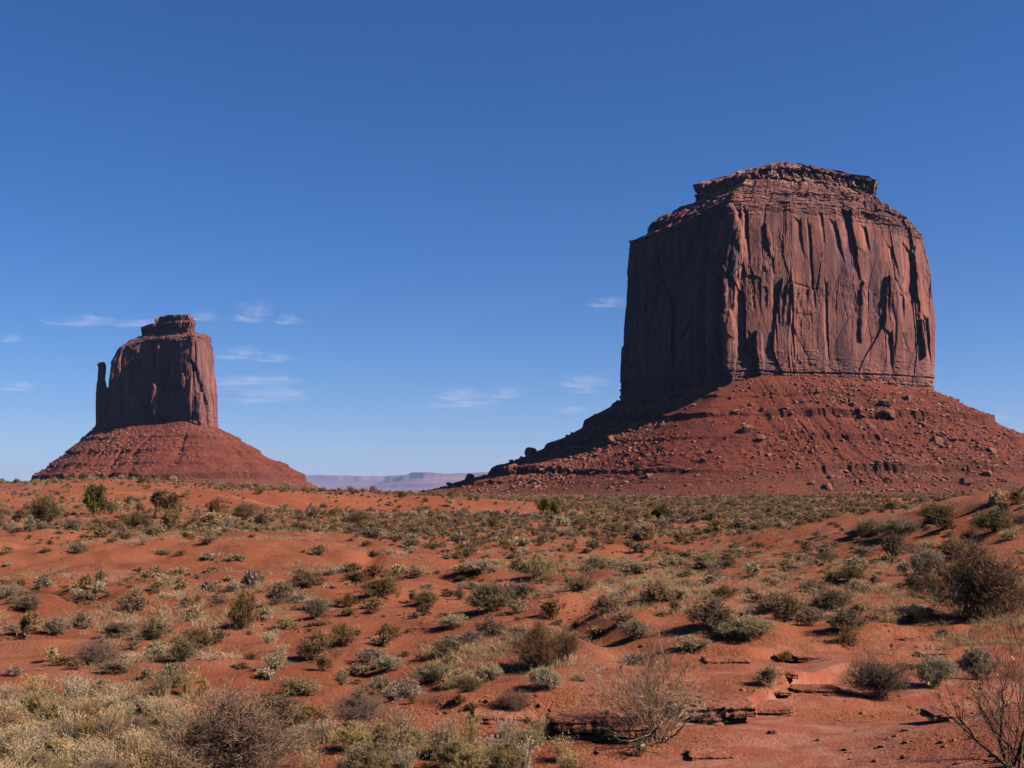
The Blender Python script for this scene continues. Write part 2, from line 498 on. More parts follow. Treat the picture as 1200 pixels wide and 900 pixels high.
def bedding(s, z, sc, seed, size=3.0):
    """stepped horizontal beds with broken edges"""
    zz = z + 1.2 * sc * vnoise(s / (40 * sc), 0.5, 0, seed + 3)
    k = np.floor(zz / (size * sc)).astype(np.int64)
    r = rnd(k, k * 0, k * 0, seed)
    cel = rnd(k, np.floor(s / ((3.5 + 4 * r) * sc) + 9 * r).astype(np.int64), k * 0, seed + 1)
    f = zz / (size * sc) - k
    return sc * ((r - 0.5) * 2.6 + (cel - 0.5) * 1.7 - 1.1 * (1 - ss(0, 0.22, f)))

def make_butte(root, ctrl_px, rings_px, rows, weights, step, sm, sc, amp, seed, cap_ring, features, mats, kind_ring, bedded_ring, names, scar=None, pale_from=99, lump=1.0):
    rings = np.array([[P(x, y, D) for (x, y, D) in r] for r in rings_px])
    idx, fr = resample(rings[1], weights, step)
    G, t = ring_grid(rings, rows, idx, fr, sm)
    n = outward(G)
    base = G[:, int(rows[0])]
    seg = np.linalg.norm(np.roll(base, -1, 0) - base, axis=1)
    s = np.concatenate([[0], np.cumsum(seg)[:-1]])[:, None] + 0 * G[..., 2]
    z = G[..., 2]
    T = t[None, :] + 0 * z
    zb = base[:, 2][:, None]
    ktop = int(sum(rows[:kind_ring]))
    zt = G[:, ktop, 2][:, None]
    d, h = wall_relief(s, z, zb, zt, amp, sc, seed)
    wall = 1 - ss(kind_ring - 0.12, kind_ring + 0.25, T)
    bd = bedding(s, z, sc, seed + 50, 3.0)
    bd2 = bedding(s, z, sc, seed + 60, 1.7)
    low = (1 - ss(0.06, 0.20, h + 0.05 * vnoise(s / (12 * sc), 0, 0, seed + 70)))
    hi = ss(0.90, 0.98, h) * wall
    disp = d * wall * (1 - 0.35 * low) + 0.55 * bd2 * low * wall + 0.6 * bd2 * hi
    top_edge = ss(len(rings) - 2.0, len(rings) - 1.2, T)
    disp += (bedding(s, z, sc, seed + 50, 4.6) * 0.9 + bedding(s, z, sc, seed + 55, 10.5) * 1.9 + bd * 0.6) * lump * (1 - wall) * (1 - top_edge)
    disp += (1.6 * sc * fbm(s / (9 * sc), z / (4 * sc), 0, seed + 80, 3)) * (1 - wall) * (1 - top_edge)
    # caprock is split in blocks by upright joints
    cv, ce, _c = cells(s / (9.0 * sc), z / (30 * sc), seed + 90)
    capm = ss(cap_ring - 0.1, cap_ring + 0.1, T) * (1 - top_edge)
    disp += capm * sc * lump * ((cv - 0.5) * 5.0 - 2.5 * (1 - ss(0.0, 0.14, ce)))
    px, py = proj(G[..., 0], G[..., 1], z)
    facing = (n[..., 1] < 0.15)
    for (x1, y1, x2, y2, hw, dep) in features:
        disp -= (dep if dep < 0 else 0.46 * dep) * slot(px, py, x1, y1, x2, y2, hw, 0.7 if dep < 0 else None) * facing
    G2 = G.copy()
    G2[..., :2] += n * disp[..., None]
    # rough tops
    lev = ss(kind_ring, kind_ring + 0.6, T)
    G2[..., 2] += lev * sc * (1.1 * fbm(G2[..., 0] / (9 * sc), G2[..., 1] / (9 * sc), 0, seed + 95, 4) + 1.6 * (cells(G2[..., 0] / (7 * sc), G2[..., 1] / (7 * sc), seed + 97)[0] - 0.5))
    bedded = np.clip(low * 0.5 + hi * 0.8 + (1 - wall), 0, 1)
    sca = np.zeros_like(z)
    for (x1, y1, x2, y2, hw) in (scar or []):
        sca = np.maximum(sca, slot(px, py, x1, y1, x2, y2, hw, 1.0) * facing * (0.55 + 0.45 * vnoise(s / 3, z / 9, 0, 3)))
    pale = ss(pale_from, pale_from + 0.35, T) * ss(-0.15, 0.35, fbm(s / (7 * sc), z / (5 * sc), 0, seed + 99, 3)) * 0.9
    U, Vn = G2.shape[:2]
    cut = int(sum(rows[:kind_ring])) + 1
    objs = []
    o = np.array(root.location)
    for nm, j0, j1 in ((names[0], 0, cut + 1), (names[1], cut, Vn)):
        sub = G2[:, j0:j1].reshape(-1, 3) - o
        at_ = {"bedded": ('POINT', bedded[:, j0:j1]), "scar": ('POINT', sca[:, j0:j1]), "pale": ('POINT', pale[:, j0:j1])}
        me = mesh_np(nm, sub, mats=mats, smooth=False, quads=grid_quads(U, j1 - j0, True), attrs=at_)
        objs.append(link(nm, me, root))
    return base, idx, fr, n[:, int(rows[0])]

def terrace(z, z0, c, fall, k):
    return c * k * ss(0, 1.0, z - z0) * np.exp(-np.maximum(z - z0, 0) / fall)

def make_talus(root, base, idx, fr, nrm, ext, expo, nd, bands, seed, sc, name="talus_slope", gul=1.0):
    N = len(ext)
    X = np.array(ext)[idx] * (1 - fr) + np.array(ext)[(idx + 1) % N] * fr
    E = np.array(expo)[idx] * (1 - fr) + np.array(expo)[(idx + 1) % N] * fr
    X = smooth_ring(X[:, None], 12, 3)[:, 0]; E = smooth_ring(E[:, None], 12, 3)[:, 0]
    base = smooth_ring(base, 5, 2)
    nrm = smooth_ring(nrm, 14, 3); nrm /= np.linalg.norm(nrm, axis=1, keepdims=True)
    t = np.concatenate([np.linspace(-0.12, 0, 8)[:-1], np.linspace(0, 1, nd), [1.06, 1.14]])
    d = t[None, :] * X[:, None]
    seg = np.linalg.norm(np.roll(base, -1, 0) - base, axis=1)
    s = np.concatenate([[0], np.cumsum(seg)[:-1]])[:, None]
    gx = base[:, 0][:, None] + nrm[:, 0][:, None] * d
    gy = base[:, 1][:, None] + nrm[:, 1][:, None] * d
    tc = np.clip(t, 0, 1)[None, :]
    f = 1 - (1 - tc) ** E[:, None]
    H = base[:, 2][:, None] + 1.5
    z = base[:, 2][:, None] - H * f + np.where(t < 0, -t * 30, 0)[None, :] - np.maximum(t - 1, 0)[None, :] * 40
    # spurs and gullies
    z += sc * 5.0 * fbm(gx / (70 * sc), gy / (70 * sc), 0, seed, 3) * np.sin(np.pi * np.clip(tc, 0, 1)) 
    g = np.abs(fbm(s / (17 * sc) + 0 * d, d / (160 * sc), 0, seed + 4, 3))
    z -= gul * sc * 2.0 * (1 - ss(0, 0.22, g)) * np.sin(np.pi * tc) ** 0.7
    ledge = np.zeros_like(z)
    k0 = fbm(s / (26 * sc) + 0 * d, d * 0 + 2.0, 0, seed + 8, 3)
    for (z0, c, fall) in bands:
        k = np.clip(0.85 + 0.8 * k0 + 0.25 * vnoise(s / (6 * sc) + 0 * d, z0, 0, seed + 9), 0.35, 1.2)
        cl = rnd(np.floor(s / (3.6 * sc) + .6 * vnoise(s / 9, d / 9, 0, seed + 21)).astype(np.int64), np.zeros(1, np.int64) + int(z0), np.zeros(1, np.int64), seed + 12)
        zs = z + 1.2 * sc * vnoise(s / (14 * sc) + 0 * d, z0, 0, seed + 11) + sc * 0.5 * (cl - .5) + sc * 1.3 * fbm(gx / (6 * sc), gy / (6 * sc), 0, seed + 23, 3)
        z = z + terrace(zs, z0, c, fall, k)
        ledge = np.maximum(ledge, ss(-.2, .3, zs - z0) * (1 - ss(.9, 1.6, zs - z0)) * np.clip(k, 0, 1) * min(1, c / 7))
    # blocky roughness where rubble lies
    rub = ss(-0.15, 0.35, fbm(gx / (45 * sc), gy / (45 * sc), 0, seed + 14, 3))
    cv, ce, c2 = cells(gx / (3.6 * sc), gy / (3.6 * sc), seed + 15)
    live = np.clip(np.sin(np.pi * np.clip(tc, 0.02, 0.96)), 0, 1)
    z += live * sc * (1.1 * rub * (cv - 0.4) * 2 + 0.9 * fbm(gx / (5 * sc), gy / (5 * sc), 0, seed + 17, 3))
    foot = ss(0.62, 0.97, tc + 0.12 * fbm(gx / 40, gy / 40, 0, seed + 19, 2))
    V = np.stack([gx, gy, z], -1)
    o = np.array(root.location)
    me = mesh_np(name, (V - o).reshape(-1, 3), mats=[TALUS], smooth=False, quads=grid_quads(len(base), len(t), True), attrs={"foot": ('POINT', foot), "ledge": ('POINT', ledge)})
    link(name, me, root)
    return V, rub, t

# ---- the big butte
m_root = empty("butte", (110, 1200, 0), "massive flat-topped red sandstone butte with a sheer lit front wall", "butte")
Dm = [1310, 1212, 1155, 1087, 1091, 1100, 1110, 1128, 1156, 1260, 1335]
def ringM(xs, ys, dd=0.0):
    dd = dd if isinstance(dd, (list, tuple)) else [dd] * 11
    return [(x, y, D + e) for x, y, D, e in zip(xs, ys, Dm, dd)]
ins = lambda f, b: [-b, f * .7, f, f, f, f, f, f, f * .6, -b, -b]
ringsM = [
    ringM([750, 727, 790, 847, 888, 942, 1000, 1053, 1093, 1085, 900], [512, 500, 496, 488, 478, 476, 480, 490, 494, 500, 500]),
    ringM([750, 728, 790, 848, 888, 942, 1000, 1053, 1093, 1085, 900], [470, 470, 462, 452, 442, 441, 445, 454, 459, 465, 470]),
    ringM([752, 731, 791, 847, 888, 942, 1000, 1054, 1094, 1085, 900], [385, 385, 380, 378, 376, 376, 376, 377, 380, 385, 385], 1),
    ringM([754, 736, 792, 850, 889, 942, 999, 1051, 1090, 1080, 900], [318, 318, 308, 302, 300, 300, 302, 308, 315, 318, 318], ins(3, 5)),
    ringM([756, 739, 788, 860, 893, 942, 998, 1045, 1080, 1070, 900], [284, 282, 266, 238, 237, 238, 245, 258, 275, 280, 280], ins(7, 12)),
    ringM([765, 758, 797, 862, 896, 942, 995, 1038, 1069, 1055, 900], [278, 280.5, 258, 230, 231, 233, 240, 250, 266, 270, 270], ins(16, 22)),
    ringM([785, 763, 806, 864, 898, 942, 992, 1034, 1062, 1045, 900], [256, 262, 248, 225, 226, 226, 231, 240, 254, 258, 258], ins(21, 34)),
    ringM([805, 797, 822, 868, 900, 942, 985, 1016, 1040, 1025, 900], [242, 243, 238, 219, 217, 217, 222, 230, 241, 244, 244], ins(38, 55)),
    ringM([822, 818, 836, 872, 903, 942, 980, 1006, 1026, 1012, 900], [236, 236, 228, 210, 206, 208, 214, 222, 229, 231, 231], ins(50, 72)),
    ringM([822, 816, 838, 870, 900, 938, 975, 1004, 1028, 1012, 900], [218, 217, 213, 203, 196, 197, 203, 207, 211, 214, 214], ins(52, 72)),
    ringM([838, 836, 850, 880, 905, 930, 965, 990, 1012, 995, 905], [213, 212, 209, 198, 191, 192, 200, 204, 207, 210, 208], ins(66, 88)),
    [(915, 190, 1200)] * 11,
]
wM = [0.15, 1, 1, 1, 1, 1, 1, 1, 0.3, 0.1, 0.1]
featM = [
    (872, 246, 877, 322, 3.2, 6), (933, 257, 939, 305, 5.5, 3.5), (947, 262, 955, 374, 2.4, 5), (853, 365, 856, 446, 11, -6),
    (888, 388, 890, 440, 8, -4.5), (880, 390, 882, 438, 4, 5), (848, 318, 850, 358, 5, -3.5), (856, 283, 860, 300, 6, 3.5),
    (989, 246, 1004, 333, 8.5, 10), (976, 259, 988, 313, 4.2, 5), (1013, 265, 1020, 300, 4, 4.5), (1043, 289, 1052, 329, 3.4, 4),
    (1061, 289, 1069, 403, 9, 5.5), (1081, 372, 1084, 430, 4, 5.5), (1041, 388, 1043, 442, 5, 5.5), (1076, 375, 1077, 420, 3, -5),
    (1054, 345, 1055, 376, 3, 3.5), (905, 300, 910, 420, 2.2, 3.5), (925, 320, 929, 436, 2.6, 3), (968, 330, 972, 430, 2.4, 3.5),
    (896, 262, 903, 300, 4, -3), (960, 250, 965, 290, 3, 3.5), (1015, 330, 1012, 400, 7, -3), (838, 250, 842, 440, 5, 3),
    (858, 243, 853, 458, 12, -6), (838, 300, 835, 455, 8, -7), (822, 340, 818, 460, 6, -5), (775, 300, 770, 460, 5, 5), (810, 270, 806, 455, 4, 5), (868, 250, 866, 330, 4, -2),
]
scarM = [(1019, 318, 1010, 410, 7), (852, 372, 856, 420, 6), (903, 290, 915, 330, 5), (1078, 372, 1079, 420, 3), (1045, 275, 1060, 285, 8)]
base, idx, fr, nb = make_butte(m_root, None, ringsM, [14, 66, 62, 42, 12, 8, 20, 18, 16, 10, 8], wM, 0.62, [4, 4, 4, 4, 4, 5, 6, 6, 6, 3, 8, 0], 1.0, 0.8, 100, 8, featM, [CLIFF], 4, 5, ("cliff_wall", "caprock"), scarM, 7.0)
extM = [200, 240, 222, 188, 172, 168, 168, 172, 178, 190, 200]
expM = [1.6, 1.85, 1.6, 1.25, 1.12, 1.08, 1.06, 1.04, 1.02, 1.1, 1.3]
talM, rubM, tM = make_talus(m_root, base, idx, fr, nb, extM, expM, 190, [(82, 3, 8), (65, 6.0, 20), (44, 3.5, 9), (17, 6.0, 18), (9, 2, 7)], 300, 1.0)

# ---- the mitten-shaped butte
k_root = empty("butte", (-560, 2050, 0), "mitten-shaped butte with a thin thumb of rock beside its main block", "butte")
Dk = [2106, 2042, 2031, 2016, 2000, 1987, 1980, 2065, 2140, 2150]
def ringK(xs, ys, dd=0.0):
    dd = dd if isinstance(dd, (list, tuple)) else [dd] * 10
    return [(x, y, D + e) for x, y, D, e in zip(xs, ys, Dk, dd)]
insk = lambda f, b: [-b, f * .5, f, f, f, f, f, f * .3, -b, -b]
ringsK = [
    ringK([136, 126, 148, 172, 192, 212, 230, 257, 240, 180], [530] * 10),
    ringK([138, 128, 149, 172, 192, 212, 230, 255, 240, 180], [500, 501, 496, 497, 497, 493, 500, 501, 500, 500]),
    ringK([139, 132, 150, 172, 192, 212, 229, 252.5, 240, 180], [450, 450, 448, 446, 446, 446, 446, 446, 446, 446], 1),
    ringK([142, 135, 151, 173, 192, 212, 228, 250.5, 238, 180], [424, 424, 420, 416, 415, 414, 413, 414, 414, 414], insk(3, 6)),
    ringK([149, 144, 155, 175, 193, 211, 228, 247, 236, 180], [408, 407, 403, 399, 398, 396, 393, 394, 396, 398], insk(8, 14)),
    ringK([158, 154, 163, 177, 194, 211, 227, 243.5, 234, 182], [399, 398, 395, 394, 394, 393, 391, 391.5, 393, 394], insk(16, 24)),
    ringK([168, 166, 170, 178, 194, 210, 225, 229, 228, 184], [394, 393, 393, 392, 392, 391, 389, 391, 391, 392], insk(28, 48)),
    ringK([168, 165, 169, 178, 194, 210, 226, 228, 227, 184], [384, 383, 383, 381.5, 379, 378, 378, 379, 381, 381], insk(29, 48)),
    ringK([184, 182, 185, 188, 197, 210, 222, 226, 224, 190], [380, 380, 379, 377, 376, 374, 374, 375, 377, 377], insk(36, 58)),
    ringK([185, 183, 186, 189, 198, 210, 221, 224, 222, 190], [373, 373, 372, 371, 370, 369, 369, 370, 372, 372], insk(37, 58)),
    [(204, 369.5, 2075)] * 10,
]
wK = [0.4, 1, 1, 1, 1, 1, 1, 0.4, 0.2, 0.3]
featK = [(184, 450, 186, 495, 5, -12), (190, 470, 192, 490, 3, -7), (232, 460, 233, 498, 4, -8), (224, 400, 225, 492, 5, 8), (178, 400, 182, 440, 2.5, 6), (205, 400, 207, 492, 6, 7),
         (186, 405, 184, 440, 3, -5), (160, 420, 158, 495, 5, 6), (238, 395, 240, 440, 2, 4), (196, 405, 198, 440, 2.5, -4)]
scarK = [(184, 450, 187, 480, 5), (160, 405, 172, 408, 6)]
base2, idx2, fr2, nb2 = make_butte(k_root, None, ringsK, [10, 46, 34, 18, 8, 8, 10, 6, 8, 6], wK, 1.1, [3, 3, 3, 3, 4, 4, 4, 3, 3, 3, 0], 1.35, 0.8, 500, 6, featK, [CLIFF_FAR], 4, 5, ("cliff_wall", "caprock"), scarK, 8.2, 0.5)

# the thumb
ringsT = []
for (xl, xr, yy, dn) in ((108, 133, 530, 0), (110, 136, 502, 0), (111.5, 134, 478, 2), (113, 132, 461, 3), (114.3, 125, 452, 6), (115.4, 123.2, 444, 8), (116.0, 124.6, 433, 8), (115.8, 124.6, 428, 8), (117.6, 122.8, 424.4, 11)):
    xm = (xl + xr) / 2
    ringsT.append([(xl, yy, 2064), (xl + .25 * (xr - xl), yy, 2050 + dn), (xm, yy, 2045 + dn), (xr - .2 * (xr - xl), yy, 2043 + dn), (xr, yy, 2057), (xm, yy, 2086 - 2 * dn)])
ringsT.append([(120.3, 424.3, 2056)] * 6)
make_thumb = make_butte(k_root, None, ringsT, [8, 18, 14, 8, 7, 9, 5, 4, 3], [1, 1, 1, 1, 1, 0.5], 1.2, [2, 2, 2, 2, 1, 1, 1, 1, 1, 0], 0.8, 0.55, 640, 7, [], [CLIFF_FAR], 8, 8, ("thumb_spire", "thumb_tip"))
base2[:, 2] = np.where(base2[:, 0] < P(150, 500, 2060)[0], base2[:, 2], base2[:, 2])
# the apron starts from a ring round both blocks
ctrlA = [(108, 501, 2080), (112, 500, 2050), (135, 500, 2036), (160, 494, 2018), (190, 496, 1997), (215, 492, 1985), (231, 499, 1980), (256, 501, 2062), (244, 500, 2140), (180, 500, 2165)]
cA = np.array([P(*q) for q in ctrlA])
iA, fA = resample(cA, [0.6, 1, 1, 1, 1, 1, 1, 0.5, 0.2, 0.3], 1.5)
gA, _t = ring_grid(np.array([cA, cA]), [1], iA, fA, [6, 6])
nA = outward(gA)[:, 0]
talK, rubK, tK = make_talus(k_root, gA[:, 0], iA, fA, nA, [112, 128, 155, 180, 185, 185, 185, 190, 190, 150], [1.1, 1.12, 1.1, 1.06, 1.04, 1.04, 1.04, 1.06, 1.1, 1.2], 130, [(84, 4, 14), (62, 4.5, 14), (40, 4, 12), (20, 8.5, 18)], 700, 1.35, gul=2.0)

# ------------------------------------------------------------------ rocks
def ico(sub):
    import bmesh
    bm = bmesh.new()
    bmesh.ops.create_icosphere(bm, subdivisions=sub, radius=1.0)
    V = np.array([v.co[:] for v in bm.verts]); T = np.array([[v.index for v in f.verts] for f in bm.faces])
    bm.free()
    return V, T
ICO = {k: ico(k) for k in (1, 2, 3, 4)}

def rock_mesh(name, seed, sub=2, flat=0.7, planes=11, rough=0.05, mat=None, layers=0):
    r = np.random.default_rng(seed)
    D, T = ICO[sub]
    N = r.normal(size=(planes, 3)); N[:, 2] *= 0.8
    N = np.concatenate([N, [[0, 0, 1], [0.1, 0, -1]]]); N /= np.linalg.norm(N, axis=1, keepdims=True)
    off = r.uniform(0.5, 0.95, len(N)); off[-2:] = 0.8
    dot = D @ N.T
    rad = np.min(np.where(dot > 0.05, off / np.maximum(dot, 0.05), 9.0), axis=1)
    rad = np.minimum(rad, 1.25)
    V = D * rad[:, None]
    V = V * (1 + rough * fbm(V[:, 0] * 2.2 + seed, V[:, 1] * 2.2, V[:, 2] * 2.2, seed, 3))[:, None]
    V *= np.array([r.uniform(0.85, 1.15), r.uniform(0.7, 1.0), flat])
    return mesh_np(name, V, mats=[mat or BOULDER], smooth=False, tris=T)

ROCKS = [rock_mesh("boulder", 900 + i, 2, [0.75, 0.55, 0.9, 0.65, 0.8, 0.5, 0.7, 0.6][i], 6, 0.03) for i in range(8)]
ROCKS_BIG = [rock_mesh("boulder", 950 + i, 3, [0.8, 0.6, 0.95, 0.7][i], 6, 0.05) for i in range(4)]
PEBBLE = [rock_mesh("rubble", 980 + i, 2, 0.7, 6, 0.02) for i in range(5)]
CLODS = [rock_mesh("pebble", 990 + i, 1, 0.6, 8, 0.08, CLOD) for i in range(4)]

# geometry-node scatter for what nobody could count
def scatter(name, pts, scl, rot, which, protos, label, parent=None, tilt=None):
    src = bpy.data.collections.new(name + "_source")
    for i, me in enumerate(protos):
        o = bpy.data.objects.new(f"{name}_source_{i:02d}", me)
        src.objects.link(o)
    o0 = np.array(parent.location) if parent else np.zeros(3)
    me = mesh_np(name, np.asarray(pts) - o0)
    for an, val in (("scl", scl), ("rot", rot)):
        a = me.attributes.new(an, 'FLOAT', 'POINT'); a.data.foreach_set("value", np.asarray(val, dtype=np.float32))
    a = me.attributes.new("which", 'INT', 'POINT'); a.data.foreach_set("value", np.asarray(which, dtype=np.int32))
    ng = bpy.data.node_groups.new(name + "_nodes", 'GeometryNodeTree')
    ng.interface.new_socket("Geometry", in_out='INPUT', socket_type='NodeSocketGeometry')
    ng.interface.new_socket("Geometry", in_out='OUTPUT', socket_type='NodeSocketGeometry')
    gi = ng.nodes.new("NodeGroupInput"); go = ng.nodes.new("NodeGroupOutput")
    ci = ng.nodes.new("GeometryNodeCollectionInfo")
    ci.inputs["Collection"].default_value = src
    ci.inputs["Separate Children"].default_value = True
    ci.inputs["Reset Children"].default_value = True
    ip = ng.nodes.new("GeometryNodeInstanceOnPoints")
    ip.inputs["Pick Instance"].default_value = True
    def na(n, t):
        q = ng.nodes.new("GeometryNodeInputNamedAttribute"); q.data_type = t; q.inputs[0].default_value = n
        return q.outputs[0]
    cx = ng.nodes.new("ShaderNodeCombineXYZ")
    ng.links.new(na("rot", 'FLOAT'), cx.inputs[2])
    ng.links.new(gi.outputs[0], ip.inputs["Points"])
    ng.links.new(ci.outputs[0], ip.inputs["Instance"])
    ng.links.new(na("which", 'INT'), ip.inputs["Instance Index"])
    ng.links.new(cx.outputs[0], ip.inputs["Rotation"])
    ng.links.new(na("scl", 'FLOAT'), ip.inputs["Scale"])
    ng.links.new(ip.outputs[0], go.inputs[0])
    o = link(name, me, parent, kind="stuff", label=label)
    md = o.modifiers.new("scatter", 'NODES'); md.node_group = ng
    return o

def strew(root, V, rub, t, n, smin, smax, seed, clusters):
    """rubble over a talus apron, thick where it gathers"""
    r = np.random.default_rng(seed)
    U, Vn = V.shape[:2]
    i = r.integers(0, U, n * 5); j = r.integers(6, Vn - 3, n * 5)
    p = V[i, j]
    px, py = proj(p[:, 0], p[:, 1], p[:, 2])
    w = 0.12 + 0.6 * rub[i, j]
    for (cx, cy, rx, ry, k) in clusters:
        w = w + k * np.exp(-((px - cx) / rx) ** 2 - ((py - cy) / ry) ** 2)
    keep = (r.random(len(w)) < w) & (p[:, 1] < root.location.y + 40)
    p = p[keep][:n]
    p = p + r.uniform(-0.6, 0.6, p.shape) * np.array([1, 1, 0])
    s = smin * (smax / smin) ** (r.random(len(p)) ** 2.6)
    return p, s, r.uniform(0, 6.28, len(p)), r.integers(0, 5, len(p))

p_, s_, r_, w_ = strew(m_root, talM, rubM, tM, 12000, 0.4, 2.5, 41, [(640, 545, 55, 22, 1.0), (720, 520, 55, 25, 0.8), (1120, 520, 80, 45, 0.9), (840, 555, 120, 10, 0.8), (760, 560, 140, 12, .9), (1040, 480, 50, 20, .5)])
scatter("rubble", p_, s_, r_, w_, PEBBLE, "broken rock strewn over the talus apron", m_root)
p_, s_, r_, w_ = strew(k_root, talK, rubK, tK, 5000, 0.6, 2.6, 43, [(150, 520, 50, 25, .6)])
scatter("rubble", p_, s_, r_, w_, PEBBLE, "broken rock strewn over the talus apron", k_root)

# talus boulders one can tell apart
def on_talus(px, py, V):
    X, Y = proj(V[..., 0], V[..., 1], V[..., 2])
    d = (X - px) ** 2 + (Y - py) ** 2 + np.where(V[..., 1] > 1260 if V is talM else V[..., 1] > 2120, 1e6, 0)
    i, j = np.unravel_index(np.argmin(d), d.shape)
    return V[i, j]

BIG = [  # photo x, y of the base, width px, label
    (624, 533, 17, "large square-edged boulder standing on the talus skyline left of the big butte"),
    (647, 523, 12, "dark blocky boulder perched on the talus skyline above the square-edged one"),
    (583, 553, 15, "rounded twin boulder on the talus crest toward the gap"),
    (597, 551, 13, "reddish boulder touching the rounded twin on the talus crest"),
    (550, 560, 12, "lone tan boulder on the low end of the talus crest"),
    (526, 566, 9, "smallest pale boulder at the foot of the talus crest"),
    (873, 506, 15, "pale boulder with a long shadow below the upper ledge of the big butte"),
    (889, 516, 12, "flat pale slab lying downhill of the shadow-casting boulder"),
    (1037, 476, 15, "dark wedge boulder just under the sheer wall's right foot"),
    (1040, 489, 19, "long leaning slab below the dark wedge boulder"),
    (970, 572, 12, "dark-sided boulder at the very foot of the big butte's apron"),
    (951, 567, 9, "whitish small boulder near the foot of the apron"),
    (1132, 567, 15, "tilted pale slab near the foot of the apron's right end"),
    (1163, 530, 14, "upright slab in the boulder field of the right slope"),
    (1098, 519, 14, "tan block in the middle of the right boulder field"),
    (1117, 517, 11, "dark block beside the tan one in the right boulder field"),
    (1155, 557, 12, "low block near the bottom of the right boulder field"),
    (920, 480, 10, "dark boulder sitting on the upper ledge of the apron"),
    (895, 481, 9, "reddish boulder sitting on the upper ledge of the apron"),
    (862, 484, 9, "boulder at the left end of the upper ledge"),
    (755, 486, 14, "light boulder at the edge of the butte's own shadow"),
    (772, 481, 11, "paler of the boulders breaking out of the butte's shadow"),
    (716, 518, 12, "tan boulder in the thick of the left boulder field"),
    (700, 535, 10, "small boulder low in the left boulder field"),
    (823, 540, 10, "standing stone on the red slope above the lower ledge"),
    (1010, 488, 9, "block near the right end of the upper ledge"),
    (1062, 470, 12, "angular block fallen against the foot of the sheer wall"),
    (668, 552, 9, "grey block on the lower left apron"),
    (760, 560, 10, "pale block in the white rubble under the lower ledge"),
    (735, 566, 8, "small pale block at the bottom of the white rubble"),
]
for i, (px, py, w, lab) in enumerate(BIG):
    q = on_talus(px, py, talM)
    o = link("boulder", (ROCKS_BIG if w >= 12 else ROCKS)[i % (4 if w >= 12 else 8)], label=lab, category="boulder", group="boulders on the big butte's apron")
    k = w * q[1] / F * 0.52
    o.scale = (k, k, k); o.location = (q[0], q[1], q[2] + k * 0.22)
    o.rotation_euler = (random.uniform(-.3, .3), random.uniform(-.3, .3), random.uniform(0, 6.28))
BIGK = [(160, 494, 4, "boulder perched at the top of the mitten butte's apron"), (215, 492, 5, "pale boulder under the mitten butte's tall shaded wall"), (145, 497, 4, "small boulder below the mitten butte's thumb")]
for i, (px, py, w, lab) in enumerate(BIGK):
    q = on_talus(px, py, talK)
    o = link("boulder", ROCKS[i], label=lab, category="boulder", group="boulders on the mitten butte's apron")
    k = w * q[1] / F * 0.5
    o.scale = (k, k, k); o.location = (q[0], q[1], q[2] + k * 0.4); o.rotation_euler = (0, 0, i * 2.0)

# ------------------------------------------------------------------ far mesas beyond the gap
def mesa(name, x0, x1, D, tops, depth, seed, label):
    """a long stepped tableland; tops: photo x -> row of the rim"""
    nu, nv = 420, 46
    xs = np.linspace(x0, x1, nu)
    rim = np.interp(xs, [t[0] for t in tops], [t[1] for t in tops])
    wx = np.array([P(x, 575, D)[0] for x in xs])
    H = np.array([P(x, y, D)[2] for x, y in zip(xs, rim)])
    H = H * (1 + 0.04 * fbm(wx / 700, 0 * wx, 0, seed, 3))
    prof = np.array([(0.0, -0.02), (0.25, 0.10), (0.42, 0.22), (0.46, 0.36), (0.62, 0.46), (0.80, 0.66), (0.83, 0.97), (0.9, 1.0), (1.0, 1.0)])
    t = np.concatenate([np.linspace(0, 0.78, 26), np.linspace(0.79, 0.86, 12), np.linspace(0.88, 1.0, 8)])
    fz = np.interp(t, prof[:, 0], prof[:, 1])
    U, T = np.meshgrid(wx, t, indexing='ij')
    jag = 1100 * fbm(U / 2400, 0 * U + 1, 0, seed + 3, 5)
    Y = D - depth * (1 - T) + jag * ss(0.0, 0.3, T)
    Z = H[:, None] * fz[None, :] + 36 * fbm(U / 420, Y / 420, 0, seed + 7, 4) * np.sin(np.pi * T)
    m, nt, bs = new_mat(name + "_rock")
    p = pos(nt)
    c = mix(nt, ramp(nt, noise(nt, stretch(nt, p, 0.0002, 0.0002, 0.007), 1.0, 5), 0.4, 0.6), (0.135, 0.070, 0.085), (0.20, 0.105, 0.11))  # rock colour shifted violet-blue: part of the distance haze is painted in
    nt.links.new(c, bs.inputs["Base Color"])
    V = np.stack([U, Y, Z], -1).reshape(-1, 3)
    back = np.stack([wx, np.full(nu, D + 6000.0), H], -1)
    back2 = np.stack([wx, np.full(nu, D + 6200.0), 0 * H - 5], -1)
    base_n = nu * len(t)
    i = np.arange(nu - 1)
    q1 = np.stack([i * len(t) + len(t) - 1, (i + 1) * len(t) + len(t) - 1, base_n + i + 1, base_n + i], -1)
    q2 = np.stack([base_n + i, base_n + i + 1, base_n + nu + i + 1, base_n + nu + i], -1)
    me = mesh_np(name, np.concatenate([V, back, back2]), mats=[m], smooth=False, quads=np.concatenate([grid_quads(nu, len(t)), q1, q2]))
    link(name, me, label=label, category="mesa", group="far tablelands on the horizon")
mesa("mesa", 120, 780, 48000, [(120, 560), (330, 559), (350, 557.5), (372, 556.5), (400, 557.5), (440, 558), (470, 557), (600, 558), (780, 560)], 7000, 61, "long pale hazy mesa on the horizon seen through the gap")
mesa("mesa", 430, 860, 40000, [(430, 572), (446, 566), (458, 560), (474, 557), (486, 553.5), (500, 554), (520, 555.5), (540, 555), (560, 554), (700, 556), (860, 560)], 5000, 67, "nearer bluish mesa with a stepped end beside the talus slope")

